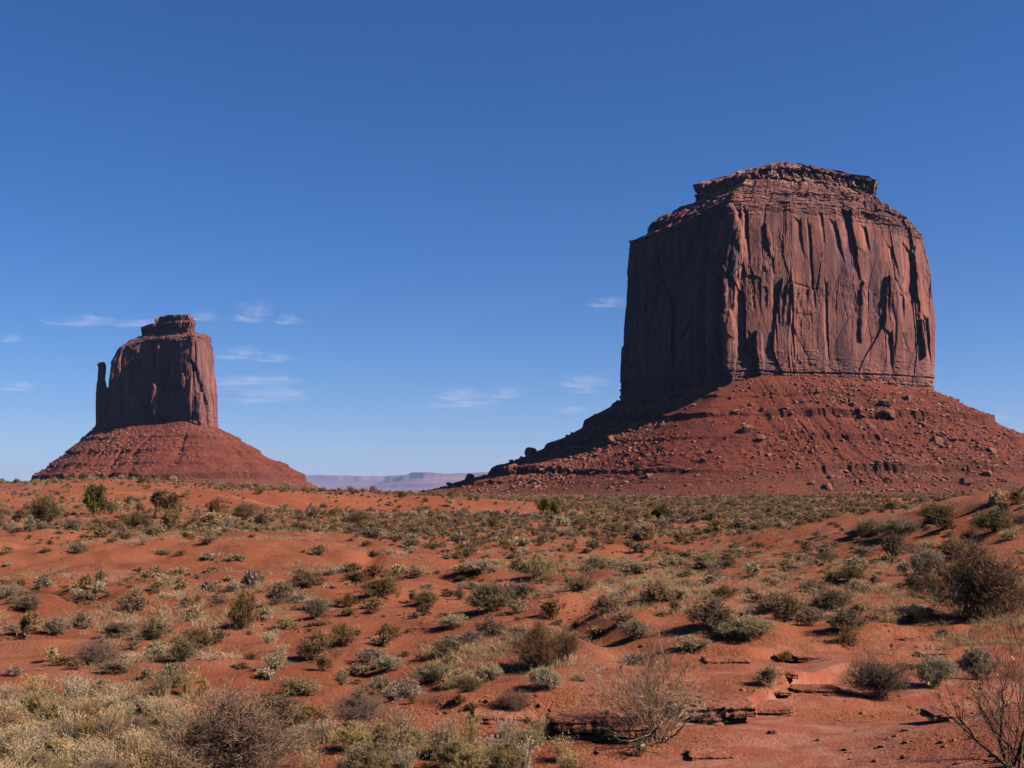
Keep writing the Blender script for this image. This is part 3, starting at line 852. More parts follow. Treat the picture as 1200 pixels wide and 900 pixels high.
# ------------------------------------------------------------------ plants: meshes
def ribbons(A, B, wa, wb, r):
    """flat tapering strips from A to B"""
    d = B - A
    s = np.cross(d, r.normal(size=A.shape))
    s /= np.maximum(np.linalg.norm(s, axis=1, keepdims=True), 1e-9)
    V = np.stack([A - s * wa[:, None], A + s * wa[:, None], B + s * wb[:, None], B - s * wb[:, None]], 1)
    return V

class Plant:
    def __init__(self): self.V, self.t = [], []
    def quads(self, V, tint):
        self.V.append(V.reshape(-1, 4, 3)); self.t.append(np.broadcast_to(tint, (len(self.V[-1]),)))
    def mesh(self, name, mat):
        V = np.concatenate(self.V); n = len(V)
        t = np.repeat(np.concatenate(self.t), 4)
        return mesh_np(name, V.reshape(-1, 3), mats=[mat], quads=np.arange(n * 4).reshape(n, 4), attrs={"tint": ('POINT', t)})

def bush(seed, n_stem=40, n_twig=7, n_let=4, leaf=1, leaf_size=0.02, H=0.62, R0=0.5, th=0.006, low=5, high=88, lean=0.0, let_len=0.10, rough=0.17, leaf_len=2.2, curl=0.14, open_=0.35, mound=0.6, leaf_up=0.1):
    """a unit shrub 1 m across: (stems, foliage) as Plant pairs"""
    r = np.random.default_rng(seed)
    st, fo = Plant(), Plant()
    az = r.uniform(0, 2 * np.pi, n_stem)
    el = np.radians(low + (high - low) * r.random(n_stem) ** 0.8)
    k = 1 + rough * vnoise(az * 1.2 + seed, el * 1.5, 0, seed) * 1.6 + rough * r.uniform(-0.5, 0.4, n_stem)
    end = np.stack([R0 * np.cos(el) * np.cos(az), R0 * np.cos(el) * np.sin(az), H * np.sin(el) ** mound], 1) * k[:, None]
    end[:, 0] += lean * end[:, 2]
    start = np.stack([r.normal(0, 0.07, n_stem), r.normal(0, 0.07, n_stem), np.full(n_stem, -0.03)], 1)
    ctl = 0.5 * (start + end) + np.array([0, 0, 1]) * curl * H * r.uniform(-0.3, 1.0, n_stem)[:, None] + r.normal(0, 0.035, (n_stem, 3))
    def bez(t, i): 
        t = t[:, None]
        return (1 - t) ** 2 * start[i] + 2 * t * (1 - t) * ctl[i] + t ** 2 * end[i]
    i = np.arange(n_stem)
    q = [bez(np.full(n_stem, u), i) for u in (0, .25, .5, .75, 1.0)]
    for a in range(4):
        st.quads(ribbons(q[a], q[a + 1], np.full(n_stem, th * (1 - .2 * a)), np.full(n_stem, th * (.8 - .2 * a)), r), r.random(n_stem))
    # twigs
    m = n_stem * n_twig
    ti = np.repeat(i, n_twig); tt = r.uniform(open_, 1.0, m)
    a = bez(tt, ti)
    dr = bez(np.minimum(tt + .1, 1.1), ti) - a
    dr /= np.maximum(np.linalg.norm(dr, axis=1, keepdims=True), 1e-6)
    dr = dr + 0.75 * r.normal(size=(m, 3)) + np.array([0, 0, .25]); dr /= np.linalg.norm(dr, axis=1, keepdims=True)
    ln = r.uniform(.5, 1.3, m) * let_len * 1.7
    b = a + dr * ln[:, None]; b[:, 2] = np.maximum(b[:, 2], 0.0)
    st.quads(ribbons(a, b, np.full(m, th * .45), np.full(m, th * .25), r), r.random(m))
    # twiglets
    w = m * n_let
    ui = np.repeat(np.arange(m), n_let); ut = r.uniform(.2, 1.0, w)[:, None]
    a2 = a[ui] * (1 - ut) + b[ui] * ut
    d2 = dr[ui] + 0.8 * r.normal(size=(w, 3)) + np.array([0, 0, .3]); d2 /= np.linalg.norm(d2, axis=1, keepdims=True)
    b2 = a2 + d2 * (r.uniform(.4, 1.2, w) * let_len)[:, None]; b2[:, 2] = np.maximum(b2[:, 2], 0.0)
    (fo if leaf == 0 else st).quads(ribbons(a2, b2, np.full(w, th * .30), np.full(w, th * .18), r), r.random(w))
    if leaf:
        L = w * leaf
        li = np.repeat(np.arange(w), leaf); lt = r.uniform(.15, 1.0, L)[:, None]
        c = a2[li] * (1 - lt) + b2[li] * lt
        d3 = d2[li] + 0.9 * r.normal(size=(L, 3)) + np.array([0, 0, leaf_up]); d3 /= np.linalg.norm(d3, axis=1, keepdims=True)
        sz = leaf_size * r.uniform(.5, 1.4, L)
        fo.quads(ribbons(c, c + d3 * (sz * leaf_len)[:, None], sz * .35, sz * .15, r), np.clip(r.normal(.5, .28, L), 0, 1))
    return st, fo

def tuft(seed, n=160, H=0.6, spread=0.5, w=0.006, droop=0.5, heads=0):
    r = np.random.default_rng(seed)
    pl = Plant()
    az = r.uniform(0, 6.283, n); k = r.random(n) ** .7 * spread
    b = np.stack([r.normal(0, .09, n), r.normal(0, .09, n), np.full(n, -.02)], 1)
    L = H * r.uniform(.5, 1.1, n)
    d = np.stack([np.cos(az) * k, np.sin(az) * k, np.ones(n)], 1)
    p1 = b + d * (L * .5)[:, None]
    p2 = p1 + (d * np.array([1 + droop * 1.4, 1 + droop * 1.4, 1 - droop * .6])) * (L * .5)[:, None]
    ww = np.full(n, w)
    tn = np.clip(r.normal(.5, .28, n), 0, 1)
    pl.quads(ribbons(b, p1, ww, ww * .8, r), tn); pl.quads(ribbons(p1, p2, ww * .8, ww * .25, r), tn)
    if heads:
        c = np.repeat(p2, heads, 0) + r.normal(0, .03, (n * heads, 3))
        e = c + r.normal(0, .03, c.shape)
        pl.quads(ribbons(c, e, np.full(len(c), w * 1.6), np.full(len(c), w), r), np.clip(r.normal(.8, .2, len(c)), 0, 1))
    return pl

def joined(name, pl_list, mats):
    V, T, mi = [], [], []
    for k, pl in enumerate(pl_list):
        v = np.concatenate(pl.V); V.append(v); T.append(np.repeat(np.concatenate(pl.t), 4)); mi.append(np.full(len(v), k))
    V = np.concatenate(V); n = len(V)
    me = mesh_np(name, V.reshape(-1, 3), mats=mats, quads=np.arange(n * 4).reshape(n, 4), attrs={"tint": ('POINT', np.concatenate(T))})
    me.polygons.foreach_set("material_index", np.concatenate(mi).astype(np.int32))
    return me

L_SAGE = leaf_mat("sage_leaf", (0.232, 0.129, 0.065), (0.407, 0.241, 0.128))
L_DARK = leaf_mat("dark_sage_leaf", (0.176, 0.093, 0.042), (0.338, 0.192, 0.092))
L_PALE = leaf_mat("pale_leaf", (0.394, 0.252, 0.120), (0.597, 0.403, 0.206))
L_RABBIT = leaf_mat("rabbitbrush_leaf", (0.368, 0.243, 0.108), (0.570, 0.405, 0.198))
L_GREEN = leaf_mat("green_leaf", (0.161, 0.102, 0.041), (0.284, 0.185, 0.083))
L_TWIG = leaf_mat("brown_leaf", (0.184, 0.092, 0.047), (0.331, 0.176, 0.083))
L_GRASS = leaf_mat("dry_grass", (0.396, 0.239, 0.113), (0.589, 0.392, 0.211), 0.25)
L_TREE = leaf_mat("juniper_leaf", (0.069, 0.059, 0.014), (0.152, 0.122, 0.033))
L_BROWN = leaf_mat("dry_tree_leaf", (0.138, 0.071, 0.028), (0.248, 0.134, 0.057))
W_GREY = leaf_mat("grey_twig", (0.184, 0.117, 0.072), (0.313, 0.211, 0.135), 0.2, 0.0)
W_BROWN = leaf_mat("brown_twig", (0.166, 0.084, 0.050), (0.313, 0.172, 0.104), 0.2, 0.0)
W_PALE = leaf_mat("pale_twig", (0.276, 0.176, 0.104), (0.423, 0.288, 0.180), 0.2, 0.0)
W_BARE = leaf_mat("bare_twig", (0.258, 0.140, 0.077), (0.423, 0.252, 0.153), 0.1, 0.0)
W_TAN = leaf_mat("tan_twig", (0.331, 0.210, 0.094), (0.478, 0.318, 0.147), 0.2, 0.0)
BARK = leaf_mat("bark", (0.092, 0.054, 0.032), (0.175, 0.104, 0.060), 0.2, 0.0)

KINDS = {  # name, leaf material, twig material, near settings, far settings
    "sage":   ("sagebrush", L_SAGE, W_GREY, dict(n_stem=70, n_twig=9, n_let=5, leaf=2, leaf_size=.020, H=.50, let_len=.075, open_=.4), dict(n_stem=34, n_twig=6, n_let=4, leaf=1, leaf_size=.052, H=.50, th=.009, let_len=.075, open_=.4)),
    "dark":   ("blackbrush", L_DARK, W_GREY, dict(n_stem=74, n_twig=9, n_let=5, leaf=2, leaf_size=.020, H=.50, rough=.14, let_len=.07, open_=.4), dict(n_stem=34, n_twig=6, n_let=4, leaf=1, leaf_size=.054, H=.50, th=.009, let_len=.07, open_=.4, rough=.14)),
    "pale":   ("saltbush", L_PALE, W_PALE, dict(n_stem=70, n_twig=9, n_let=5, leaf=2, leaf_size=.018, H=.48, rough=.16, let_len=.075), dict(n_stem=34, n_twig=6, n_let=4, leaf=1, leaf_size=.048, H=.46, th=.009, let_len=.075)),
    "rabbit": ("rabbitbrush", L_RABBIT, W_TAN, dict(n_stem=110, n_twig=9, n_let=5, leaf=2, leaf_size=.011, leaf_len=5.5, leaf_up=1.2, H=.60, low=12, open_=.5, let_len=.08), dict(n_stem=40, n_twig=6, n_let=3, leaf=1, leaf_size=.050, H=.58, low=14, th=.009, open_=.5, let_len=.08)),
    "green":  ("ephedra", L_GREEN, L_GREEN, dict(n_stem=95, n_twig=9, n_let=5, leaf=1, leaf_size=.017, H=.54, low=8, leaf_len=4, let_len=.08), dict(n_stem=40, n_twig=6, n_let=4, leaf=1, leaf_size=.040, H=.52, th=.008, let_len=.08)),
    "twig":   ("twiggy_shrub", L_TWIG, W_BROWN, dict(n_stem=120, n_twig=12, n_let=10, leaf=1, leaf_size=.008, H=.62, th=.0042, let_len=.10, rough=.2), dict(n_stem=40, n_twig=8, n_let=5, leaf=1, leaf_size=.030, H=.58, th=.009, let_len=.10, rough=.2)),
}
PROTO = {}
for k, (nm, lm, wm, near, far) in KINDS.items():
    vn, vf = [], []
    for i in range(3):
        st, fo = bush(1000 + 17 * i + sum(map(ord, k)), **near)
        vn.append((st.mesh("stems", wm), fo.mesh("foliage", lm)))
    for i in range(6):
        st, fo = bush(2000 + 23 * i + sum(map(ord, k)), **far)
        vf.append(joined(nm, [st, fo], [wm, lm]))
    PROTO[k] = (vn, vf)
GRASS_N = [tuft(31 + i, 260, .6, .55, .0045, .6, 1).mesh("grass_tuft", L_GRASS) for i in range(4)]
GRASS_F = [tuft(61 + i, 70, .55, .6, .011, .6).mesh("grass_tuft", L_GRASS) for i in range(4)]

placed = []   # x, y, radius of plants already standing

def shrub(kind, px, py, w, h, label=None, group=None, rot=None, pt=None):
    p = pt if pt is not None else at(px, py)
    scale = w * p[1] / F
    r = rng.uniform(0, 6.28) if rot is None else rot
    if kind == "grass":
        big = w >= 26
        o = link("grass_tuft", (GRASS_N if big else GRASS_F)[rng.integers(0, 4)], label=label, category="grass tuft", group=group)
        o.scale = (scale * .95, scale * .95, h * p[1] / F / .55)
        o.location = p; o.rotation_euler = (0, 0, r)
        placed.append((p[0], p[1], scale * .5)); return o
    nm, lm, wm, near, far = KINDS[kind]
    sz = h * p[1] / F / near["H"] * 0.82
    if w >= 34:
        o = empty(nm, p, label, "shrub", group)
        st, fo = PROTO[kind][0][rng.integers(0, 3)]
        link("stems", st, o); link("foliage", fo, o)
    else:
        o = link(nm, PROTO[kind][1][rng.integers(0, 6)], label=label, category="shrub", group=group)
        o.location = p
    o.scale = (scale * .93, scale * .93, sz)
    o.rotation_euler = (0, 0, r)
    placed.append((p[0], p[1], scale * .45))
    return o
# ------------------------------------------------------------------ plants: placed one by one
# kind, photo x, row of the foot, width, height, label (None: one of its zone's look-alikes)
ONES = [
 # big near shrubs
 ("twig", 272, 912, 178, 92, "large purplish-brown twiggy shrub at the bottom edge among yellow brush"),
 ("twig", 1147, 728, 136, 84, "largest twiggy shrub, purple-brown dome on the east dune with a long shadow"),
 ("twig", 632, 784, 64, 50, "dark brown twiggy dome in the middle of the near slope"),
 ("twig", 662, 776, 44, 36, "smaller brown twiggy shrub leaning against the dark brown dome"),
 ("twig", 421, 849, 68, 37, "wide grey-brown twiggy shrub at the foot of the smooth red slope"),
 ("twig", 1028, 818, 82, 46, "dark spreading twiggy shrub by the small rock ledges"),
 ("twig", 995, 757, 32, 22, "small dark twiggy shrub alone on smooth sand with a thin shadow"),
 ("twig", 1072, 730, 34, 20, "low dark shrub in the shadow of the largest twiggy dome"),
 ("twig", 920, 775, 22, 12, None),
 ("twig", 600, 838, 52, 28, "rounded grey-brown bush above the overhanging rock hollow"),
 ("sage", 990, 738, 56, 22, "grey sagebrush on the smooth sand above the lone dark twiggy one"),
 ("sage", 920, 727, 62, 30, "broad olive sagebrush, widest of the row above the bare sand shelf"),
 ("sage", 948, 733, 38, 19, "small sagebrush tucked against the broad olive one"),
 ("dark", 976, 714, 44, 21, "dark bush with a red shadowed foot between two pale tufts"),
 ("pale", 1006, 719, 28, 12, "pale straw-coloured tuft beside the dark bush on the dune"),
 ("sage", 833, 736, 62, 32, "large grey-brown sagebrush casting a pointed shadow on open sand"),
 ("rabbit", 870, 747, 72, 23, "low olive-brown mat of brush in front of the large grey sagebrush"),
 ("dark", 791, 718, 17, 14, "small dark ball bush with a thin pointed shadow"),
 ("dark", 708, 719, 44, 19, "dark domed bush in the centre of the near slope"),
 ("dark", 647, 726, 32, 22, "round dark bush above the brown twiggy dome"),
 ("sage", 745, 749, 42, 22, "sagebrush with bare pale stems at its foot mid slope"),
 ("sage", 732, 731, 28, 13, "small olive bush just uphill of the pale-stemmed sagebrush"),
 ("sage", 697, 746, 28, 11, "flat straggly bush west of the pale-stemmed sagebrush"),
 ("pale", 812, 763, 52, 16, "grey-white low shrub on the dark crusted rise"),
 ("sage", 745, 780, 24, 14, None),
 ("rabbit", 642, 808, 42, 25, "olive-brown rounded shrub with shadow below the twiggy domes"),
 ("grass", 670, 838, 34, 12, "yellow-green grass clump on top of the rock ledge"),
 ("green", 750, 887, 18, 22, "small bright green sprig at the lip of the flat rock"),
 ("pale", 900, 804, 38, 23, "grey tuft beside the broken sand steps"),
 ("rabbit", 1095, 804, 50, 33, "olive-yellow bush between the dark spreading shrub and a grey dome"),
 ("pale", 1143, 796, 48, 35, "grey domed bush beneath the bare tree's branches"),
 ("sage", 1105, 747, 15, 9, "tiny grey bush alone on the sand shelf below the largest shrub"),
 # east dune
 ("green", 1098, 610, 60, 19, "long dark-green bush row on the dune crest before the butte"),
 ("green", 1020, 628, 50, 17, "west half of the long olive hedge-like brush on the dune"),
 ("rabbit", 1055, 627, 56, 18, "east half of the long olive hedge-like brush, yellower"),
 ("dark", 1106, 621, 28, 13, "dark bush below the crest row with a shadow on sand"),
 ("green", 1168, 622, 56, 22, "broad dark-green bush on the upper dune"),
 ("pale", 1183, 632, 28, 11, "grey low bush below the broad dark-green one"),
 ("green", 1192, 590, 32, 16, "green bush topping the dune at the frame's edge"),
 ("pale", 1168, 592, 26, 15, "pale straw bush on the dune top beside the green one"),
 ("rabbit", 1174, 600, 22, 11, "yellow-green clump under the pale straw bush"),
 ("sage", 1048, 652, 36, 27, "tall rounded bush in the middle of the dune slope"),
 ("sage", 1012, 651, 34, 10, "flat grey bush beside the tall rounded one"),
 ("green", 1122, 656, 58, 24, "wide dark-green bush uphill of the largest twiggy shrub"),
 ("sage", 1136, 633, 24, 9, None), ("sage", 1113, 630, 12, 7, None),
 ("rabbit", 1085, 674, 42, 30, "bright yellow-topped rabbitbrush on the dune"),
 ("pale", 1062, 672, 22, 14, "grey-white bush under the yellow-topped rabbitbrush"),
 ("dark", 1072, 692, 42, 18, "dark-green sloping bush below the yellow-topped rabbitbrush"),
 ("rabbit", 1096, 701, 22, 24, "olive upright bush against the flank of the largest shrub"),
 ("rabbit", 1070, 699, 13, 8, "small yellow tuft with a thin dark shadow line"),
 ("pale", 1000, 676, 34, 12, None), ("green", 998, 682, 34, 19, "green bush with a pale crown midway up the dune"),
 ("dark", 974, 684, 22, 13, "dark bush touching the green one with a pale crown"),
 ("sage", 954, 696, 38, 16, "sagebrush with shadow at the foot of the dune"),
 ("pale", 1005, 693, 38, 13, "long pale-grey brush strip on the dune foot"),
 ("dark", 1024, 685, 20, 9, None), ("sage", 965, 649, 30, 13, "brown bush with roots hanging over the eroded hollow"),
 ("twig", 945, 648, 22, 14, "twiggy bush above the dark eroded hollow"),
 ("twig", 853, 664, 20, 15, "dark twisted shrub standing over a shadowed hollow"),
 ("sage", 905, 716, 38, 20, None), ("sage", 890, 706, 24, 11, None), ("dark", 878, 700, 20, 10, None),
 # centre
 ("green", 577, 696+20, 62, 28, "broad grey-green bush, largest in the middle distance"),
 ("sage", 598, 702, 48, 19, "grey bush rising behind the broad grey-green one"),
 ("rabbit", 630, 678, 46, 24, "drooping yellow-topped bush over grey dead stems"),
 ("pale", 565, 671, 44, 14, "long pale bush on the near side of the plain"),
 ("rabbit", 543, 671, 30, 9, "yellowish end of the long pale bush"),
 ("dark", 437, 678, 30, 14, "dark bush with a yellow patch at its foot"),
 ("rabbit", 466, 674, 26, 11, "straw-coloured bush beside the dark one with a yellow patch"),
 ("dark", 358, 688, 42, 17, "dark wide bush on the sand left of the centre"),
 ("sage", 330, 707, 38, 25, "rounded grey bush below the dark wide one"),
 ("sage", 370, 725, 34, 21, "round grey sagebrush on the edge of the slope"),
 ("pale", 334, 737, 38, 13, "flat grey-green bush running down the slope edge"),
 ("rabbit", 311, 728, 24, 15, "pale yellow clump beside the flat grey-green bush"),
 ("green", 409, 711, 28, 15, "olive bush above its lower twin on open sand"),
 ("sage", 409, 722, 24, 9, "lower twin of the olive bush on open sand"),
 ("sage", 437, 712, 26, 11, None), ("dark", 434, 719, 20, 8, None), ("green", 484, 706, 14, 13, "small upright green bush on open sand"),
 ("dark", 498, 721, 20, 13, None), ("dark", 487, 725, 14, 7, None), ("twig", 540, 703, 16, 16, "small twiggy sapling standing alone near the centre"),
 ("rabbit", 530, 737, 34, 15, "brown dried bush lying down the slope"),
 ("dark", 372, 773, 52, 30, "dense dark dome in the lower middle, paired with one behind"),
 ("dark", 402, 756, 40, 23, "dark dome behind its larger dense pair"),
 ("dark", 453, 749, 36, 16, "dark low bush with a long shadow on red sand"),
 ("dark", 451, 759, 20, 15, "small dark bush just downhill of the long-shadowed one"),
 ("green", 379, 786, 22, 17, "bright olive tuft below the dense dark dome"),
 ("pale", 323, 785, 40, 19, "tan feathery bush on the lower sand"),
 ("pale", 312, 795, 28, 11, "grey low tuft under the tan feathery bush"),
 ("rabbit", 456, 786, 38, 17, "yellow-green bush lying in the small gully"),
 ("pale", 418, 792, 30, 13, "tan rounded bush beside the gully"),
 ("rabbit", 400, 803, 26, 15, "yellow clump at the gully's lower end"),
 ("pale", 350, 814, 62, 18, "long grey-tan brush strip along the gully floor"),
 ("pale", 448, 811, 38, 18, "dead pale spiky bush on the smooth red slope"),
 ("twig", 483, 825, 16, 9, "tiny dark bush on the smooth red slope"),
 ("dark", 537, 827, 22, 11, "small dark bush upper of two on the red slope"),
 ("dark", 553, 833, 20, 8, "small dark bush lower of two on the red slope"),
 ("sage", 528, 765, 46, 17, "low grey bush at the lower end of the diagonal bush line"),
 ("sage", 552, 757, 42, 18, "middle bush of the diagonal line"),
 ("sage", 575, 746, 40, 20, "upper bush of the diagonal line"),
 ("pale", 540, 804, 48, 18, "grey bush with a yellow end on the red bank"),
 ("rabbit", 574, 798, 34, 20, "yellow-grey bush casting shadow at the red bank"),
 ("sage", 680, 691, 42, 14, None), ("sage", 768, 706, 48, 23, "brown-grey rounded bush in the sandy gap"), ("pale", 795, 703, 30, 14, None),
 ("sage", 848, 701, 34, 14, None), ("sage", 615, 702, 24, 18, None), ("sage", 605, 719, 26, 14, None),
 ("rabbit", 667, 686, 18, 11, "yellow tuft in the sandy gap near the centre"),
 # grass band across the middle
 ("pale", 700, 668, 60, 15, "west piece of the pale grass band below the plain"),
 ("pale", 745, 672, 60, 14, "middle piece of the pale grass band below the plain"),
 ("pale", 790, 666, 54, 14, "east piece of the pale grass band below the plain"),
 ("rabbit", 830, 664, 40, 17, "tan grass mound ending the pale band below the plain"),
 ("rabbit", 867, 652, 30, 10, "yellowish grass strip above the twisted dark shrub"),
 # plain
 ("twig", 423, 616, 36, 17, "reddish rounded thicket on the plain before the gap"),
 ("dark", 364, 610, 22, 16, "dark green bush at the west of the plain"),
 ("twig", 379, 597, 12, 7, "small dark red shrub on the long red bank"),
 ("green", 578, 622, 24, 18, "upright green bush alone on the plain"),
 ("green", 796, 636, 19, 11, "olive round bush on the plain below the big butte"),
 ("sage", 757, 633, 32, 17, None), ("sage", 750, 647, 26, 11, None), ("sage", 373, 651, 20, 12, "reddish-grey dome on the plain"),
 ("sage", 746, 605, 16, 10, None),
 # west slope
 ("green", 52, 616, 40, 36, "tall olive bush on the west slope"),
 ("green", 130, 602, 16, 13, "round green bush touching the forked juniper"),
 ("green", 160, 620, 38, 17, "low spreading green bush under the brown trees"),
 ("green", 201, 623, 28, 28, "olive-green bush in front of the brown trees"),
 ("sage", 82, 621, 40, 14, "grey bush trailing from the tall olive one"),
 ("twig", 163, 600, 14, 11, "small brown bush left of the brown trees"),
 ("twig", 253, 604, 26, 20, "brown leafless bush on the upper west slope"),
 ("twig", 286, 609, 34, 19, "wider brown leafless bush next along the upper west slope"),
 ("sage", 34, 623, 18, 9, None), ("sage", 128, 621, 26, 11, None), ("sage", 115, 615, 16, 8, None),
 ("sage", 141, 631, 16, 8, None), ("sage", 132, 636, 14, 6, None), ("sage", 168, 638, 13, 6, None), ("sage", 181, 628, 26, 9, None),
 ("sage", 245, 637, 24, 9, None), ("sage", 225, 632, 13, 6, None), ("pale", 272, 615, 30, 10, None), ("pale", 245, 612, 30, 11, None),
 ("green", 92, 648, 32, 10, "dark low bush on the crest of the bare sand bank"),
 ("sage", 55, 647, 18, 5, None), ("green", 190, 650, 24, 6, None), ("green", 212, 651, 18, 6, None), ("pale", 244, 656, 24, 8, None), ("pale", 277, 657, 28, 8, None),
 ("rabbit", 8, 648, 18, 8, "straw clump at the west edge on the sand bank"),
 ("pale", 34, 620, 18, 14, None),
 ("pale", 50, 689, 26, 15, "tan bristly bush below the sand bank near the edge"),
 ("sage", 25, 687, 16, 8, None), ("sage", 100, 691, 32, 16, "bristly grey bush below the sand bank"),
 ("green", 118, 687, 17, 21, "upright dark green bush rising out of the bristly grey one"),
 ("rabbit", 115, 696, 22, 14, "pale yellow ball-shaped bush in the brush line"), ("rabbit", 184, 694, 22, 12, "second pale yellow ball in the brush line, beside straw grass"),
 ("rabbit", 90, 698, 18, 8, None), ("sage", 103, 706, 24, 13, None),
 ("grass", 195, 690, 34, 18, "tall thin grass behind the second pale yellow ball"),
 ("rabbit", 214, 696, 24, 13, None), ("sage", 243, 694, 32, 12, None), ("rabbit", 273, 693, 22, 11, "pale yellow bush at the end of the brush line"), ("sage", 294, 690, 24, 22, None),
 ("sage", 158, 718, 36, 27, "bristly rounded bush below the yellow balls"),
 ("dark", 34, 715, 38, 16, "dark wide bush on sand toward the west edge"),
 ("dark", 217, 712, 20, 12, None), ("green", 232, 709, 12, 13, None),
 ("pale", 230, 728, 26, 12, "brown-grey open bush on bare sand"),
 ("dark", 285, 736, 44, 38, "big dark bush at the top of the slope edge"),
 ("dark", 34, 746, 32, 26, "dark ball bush with a paler twin near the west edge"), ("sage", 66, 743, 38, 19, "paler twin of the dark ball bush"),
 ("dark", 95, 734, 26, 14, "dark leaning bush on bare sand"),
 ("dark", 138, 747, 48, 16, "west half of a long dark bush on bare sand"), ("green", 181, 748, 44, 21, "east half of the long dark bush, greener"),
 ("twig", 115, 779, 64, 27, "wide brown bristly bush on the lower west sand"),
 ("rabbit", 61, 774, 22, 15, "pale tuft joined to the wide brown bristly bush"), ("sage", 74, 780, 30, 11, None),
 ("rabbit", 181, 770, 30, 17, "pale-topped bush with shadow above the olive diagonal one"), ("dark", 158, 761, 16, 9, None),
 ("green", 214, 775, 40, 24, "lower half of an olive bush lying up the slope"), ("dark", 234, 763, 38, 24, "upper half of the olive bush lying up the slope"),
 ("sage", 257, 753, 28, 14, None),
 ("green", 203, 806, 34, 21, "compact olive bush with a grey plume on the lower west sand"), ("pale", 199, 792, 26, 13, "grey plume-like bush above the compact olive one"),
 ("sage", 16, 792, 26, 10, None), ("pale", 172, 797, 20, 14, None),
 ("rabbit", 240, 816, 18, 17, "small pale yellow bush standing alone above the twiggy shrub"), ("grass", 259, 816, 18, 11, None),
]
# the two masses of yellow brush and dry grass along the bottom
MASS = []
for (px, py, w, h, k) in [
    (14, 838, 46, 26, "rabbit"), (48, 836, 52, 36, "rabbit"), (88, 828, 50, 34, "rabbit"), (62, 852, 54, 36, "pale"), (100, 850, 48, 34, "twig"), (40, 850, 40, 26, "rabbit"),
    (135, 846, 48, 30, "rabbit"), (165, 840, 46, 30, "pale"), (120, 866, 54, 36, "rabbit"), (160, 868, 52, 34, "twig"), (190, 858, 42, 28, "pale"), (222, 838, 36, 26, "rabbit"),
    (20, 886, 66, 40, "rabbit"), (64, 890, 60, 36, "pale"), (8, 908, 60, 44, "rabbit"), (50, 912, 64, 40, "rabbit"), (100, 904, 60, 38, "pale"), (140, 898, 56, 44, "rabbit"), (172, 912, 60, 44, "pale"), (118, 918, 60, 40, "twig"),
    (376, 886, 60, 40, "rabbit"), (412, 880, 54, 38, "rabbit"), (448, 876, 52, 34, "pale"), (392, 912, 70, 46, "pale"), (436, 908, 66, 50, "rabbit"), (480, 888, 60, 46, "rabbit"), (486, 916, 70, 50, "rabbit"), (520, 890, 58, 42, "pale"),
    (540, 912, 70, 52, "rabbit"), (560, 886, 58, 36, "rabbit"), (590, 906, 66, 48, "rabbit"), (618, 880, 46, 34, "rabbit"), (636, 904, 60, 44, "pale"), (668, 914, 46, 26, "twig"), (352, 872, 40, 30, "rabbit")]:
    MASS.append((k, px, py, w, h))
YELLOW_W = "yellow-green brush in the tangled thicket of the photo's lower left corner"
YELLOW_C = "yellow-green brush in the tangled strip between twiggy shrub and rock ledge"
ORD = "first second third fourth fifth sixth seventh eighth ninth tenth eleventh twelfth thirteenth fourteenth fifteenth sixteenth".split()
seen_n = {}
for k, px, py, w, h in sorted((q for i, q in enumerate(MASS) if i % 3 != 2), key=lambda q: q[1]):
    nm = {"rabbit": "yellow-green rabbitbrush", "pale": "pale straw-grey brush", "twig": "small brown twiggy brush"}[k]
    side = px < 240
    seen_n[(k, side)] = n_ = seen_n.get((k, side), -1) + 1
    lab = f"{nm}, {ORD[n_]} of its kind from the left in the " + ("bottom left thicket" if side else "bottom middle strip")
    shrub(k, px, py, w * .92, h * .72, lab, "brush thicket in the bottom left corner" if side else "brush strip along the bottom edge")
for i in range(76):
    px = rng.uniform(0, 235) if i < 44 else rng.uniform(345, 670)
    py = rng.uniform(816, 916) if i < 44 else rng.uniform(860, 916)
    w = rng.uniform(26, 46)
    shrub("grass", px, py, w, w * rng.uniform(.6, .95), "straw-coloured grass standing among the yellow-green brush along the bottom", "dry grass among the bottom brush")

ZONE = {"sage": "grey sagebrush", "dark": "dark scrubby bush", "pale": "pale grey bush", "rabbit": "straw-yellow bush", "green": "olive-green bush", "twig": "brown twiggy bush", "grass": "dry grass tuft"}
def zone(kind, p):
    px, py = proj(p[0], p[1], p[2])
    if p[1] > 95: z = "dotted over the far plain below the buttes"
    elif p[1] > 45: z = "on the right dune" if px > 860 else ("on the left slope above the sand bank" if px < 320 else "on the middle plain")
    else: z = "on bare sand left of the gully" if px < 330 else ("on the smooth right sand" if px > 840 else "on the central red slope")
    s = f"{ZONE[kind]} of common size {z}"
    return s, f"{ZONE[kind]} {z}"
for k, px, py, w, h, lab in ONES:
    if lab: shrub(k, px, py, w, h, lab)
    else:
        p = at(px, py)
        s, g = zone(k, p)
        shrub(k, px, py, w, h, s, g, pt=p)

# ------------------------------------------------------------------ trees and bare branching shrubs
def limb(V, a, b, ra, rb, r, n=5):
    """tapered crooked tube of n sides in 3 pieces; returns end direction"""
    pts = [a + (b - a) * t + (r.normal(0, 0.05, 3) * np.linalg.norm(b - a) if 0 < t < 1 else 0) for t in (0, .35, .7, 1.0)]
    d = (b - a) / np.linalg.norm(b - a)
    u = np.cross(d, [0.3, 0.2, 1.0] if abs(d[2]) < .9 else [1, 0, 0]); u /= np.linalg.norm(u); v = np.cross(d, u)
    rings = []
    for p, t in zip(pts, (0, .35, .7, 1.0)):
        w = ra + (rb - ra) * t
        rings.append([p + w * (math.cos(6.2832 * i / n) * u + math.sin(6.2832 * i / n) * v) for i in range(n)])
    for k in range(3):
        for i in range(n):
            j = (i + 1) % n
            V.append([rings[k][i], rings[k][j], rings[k + 1][j], rings[k + 1][i]])

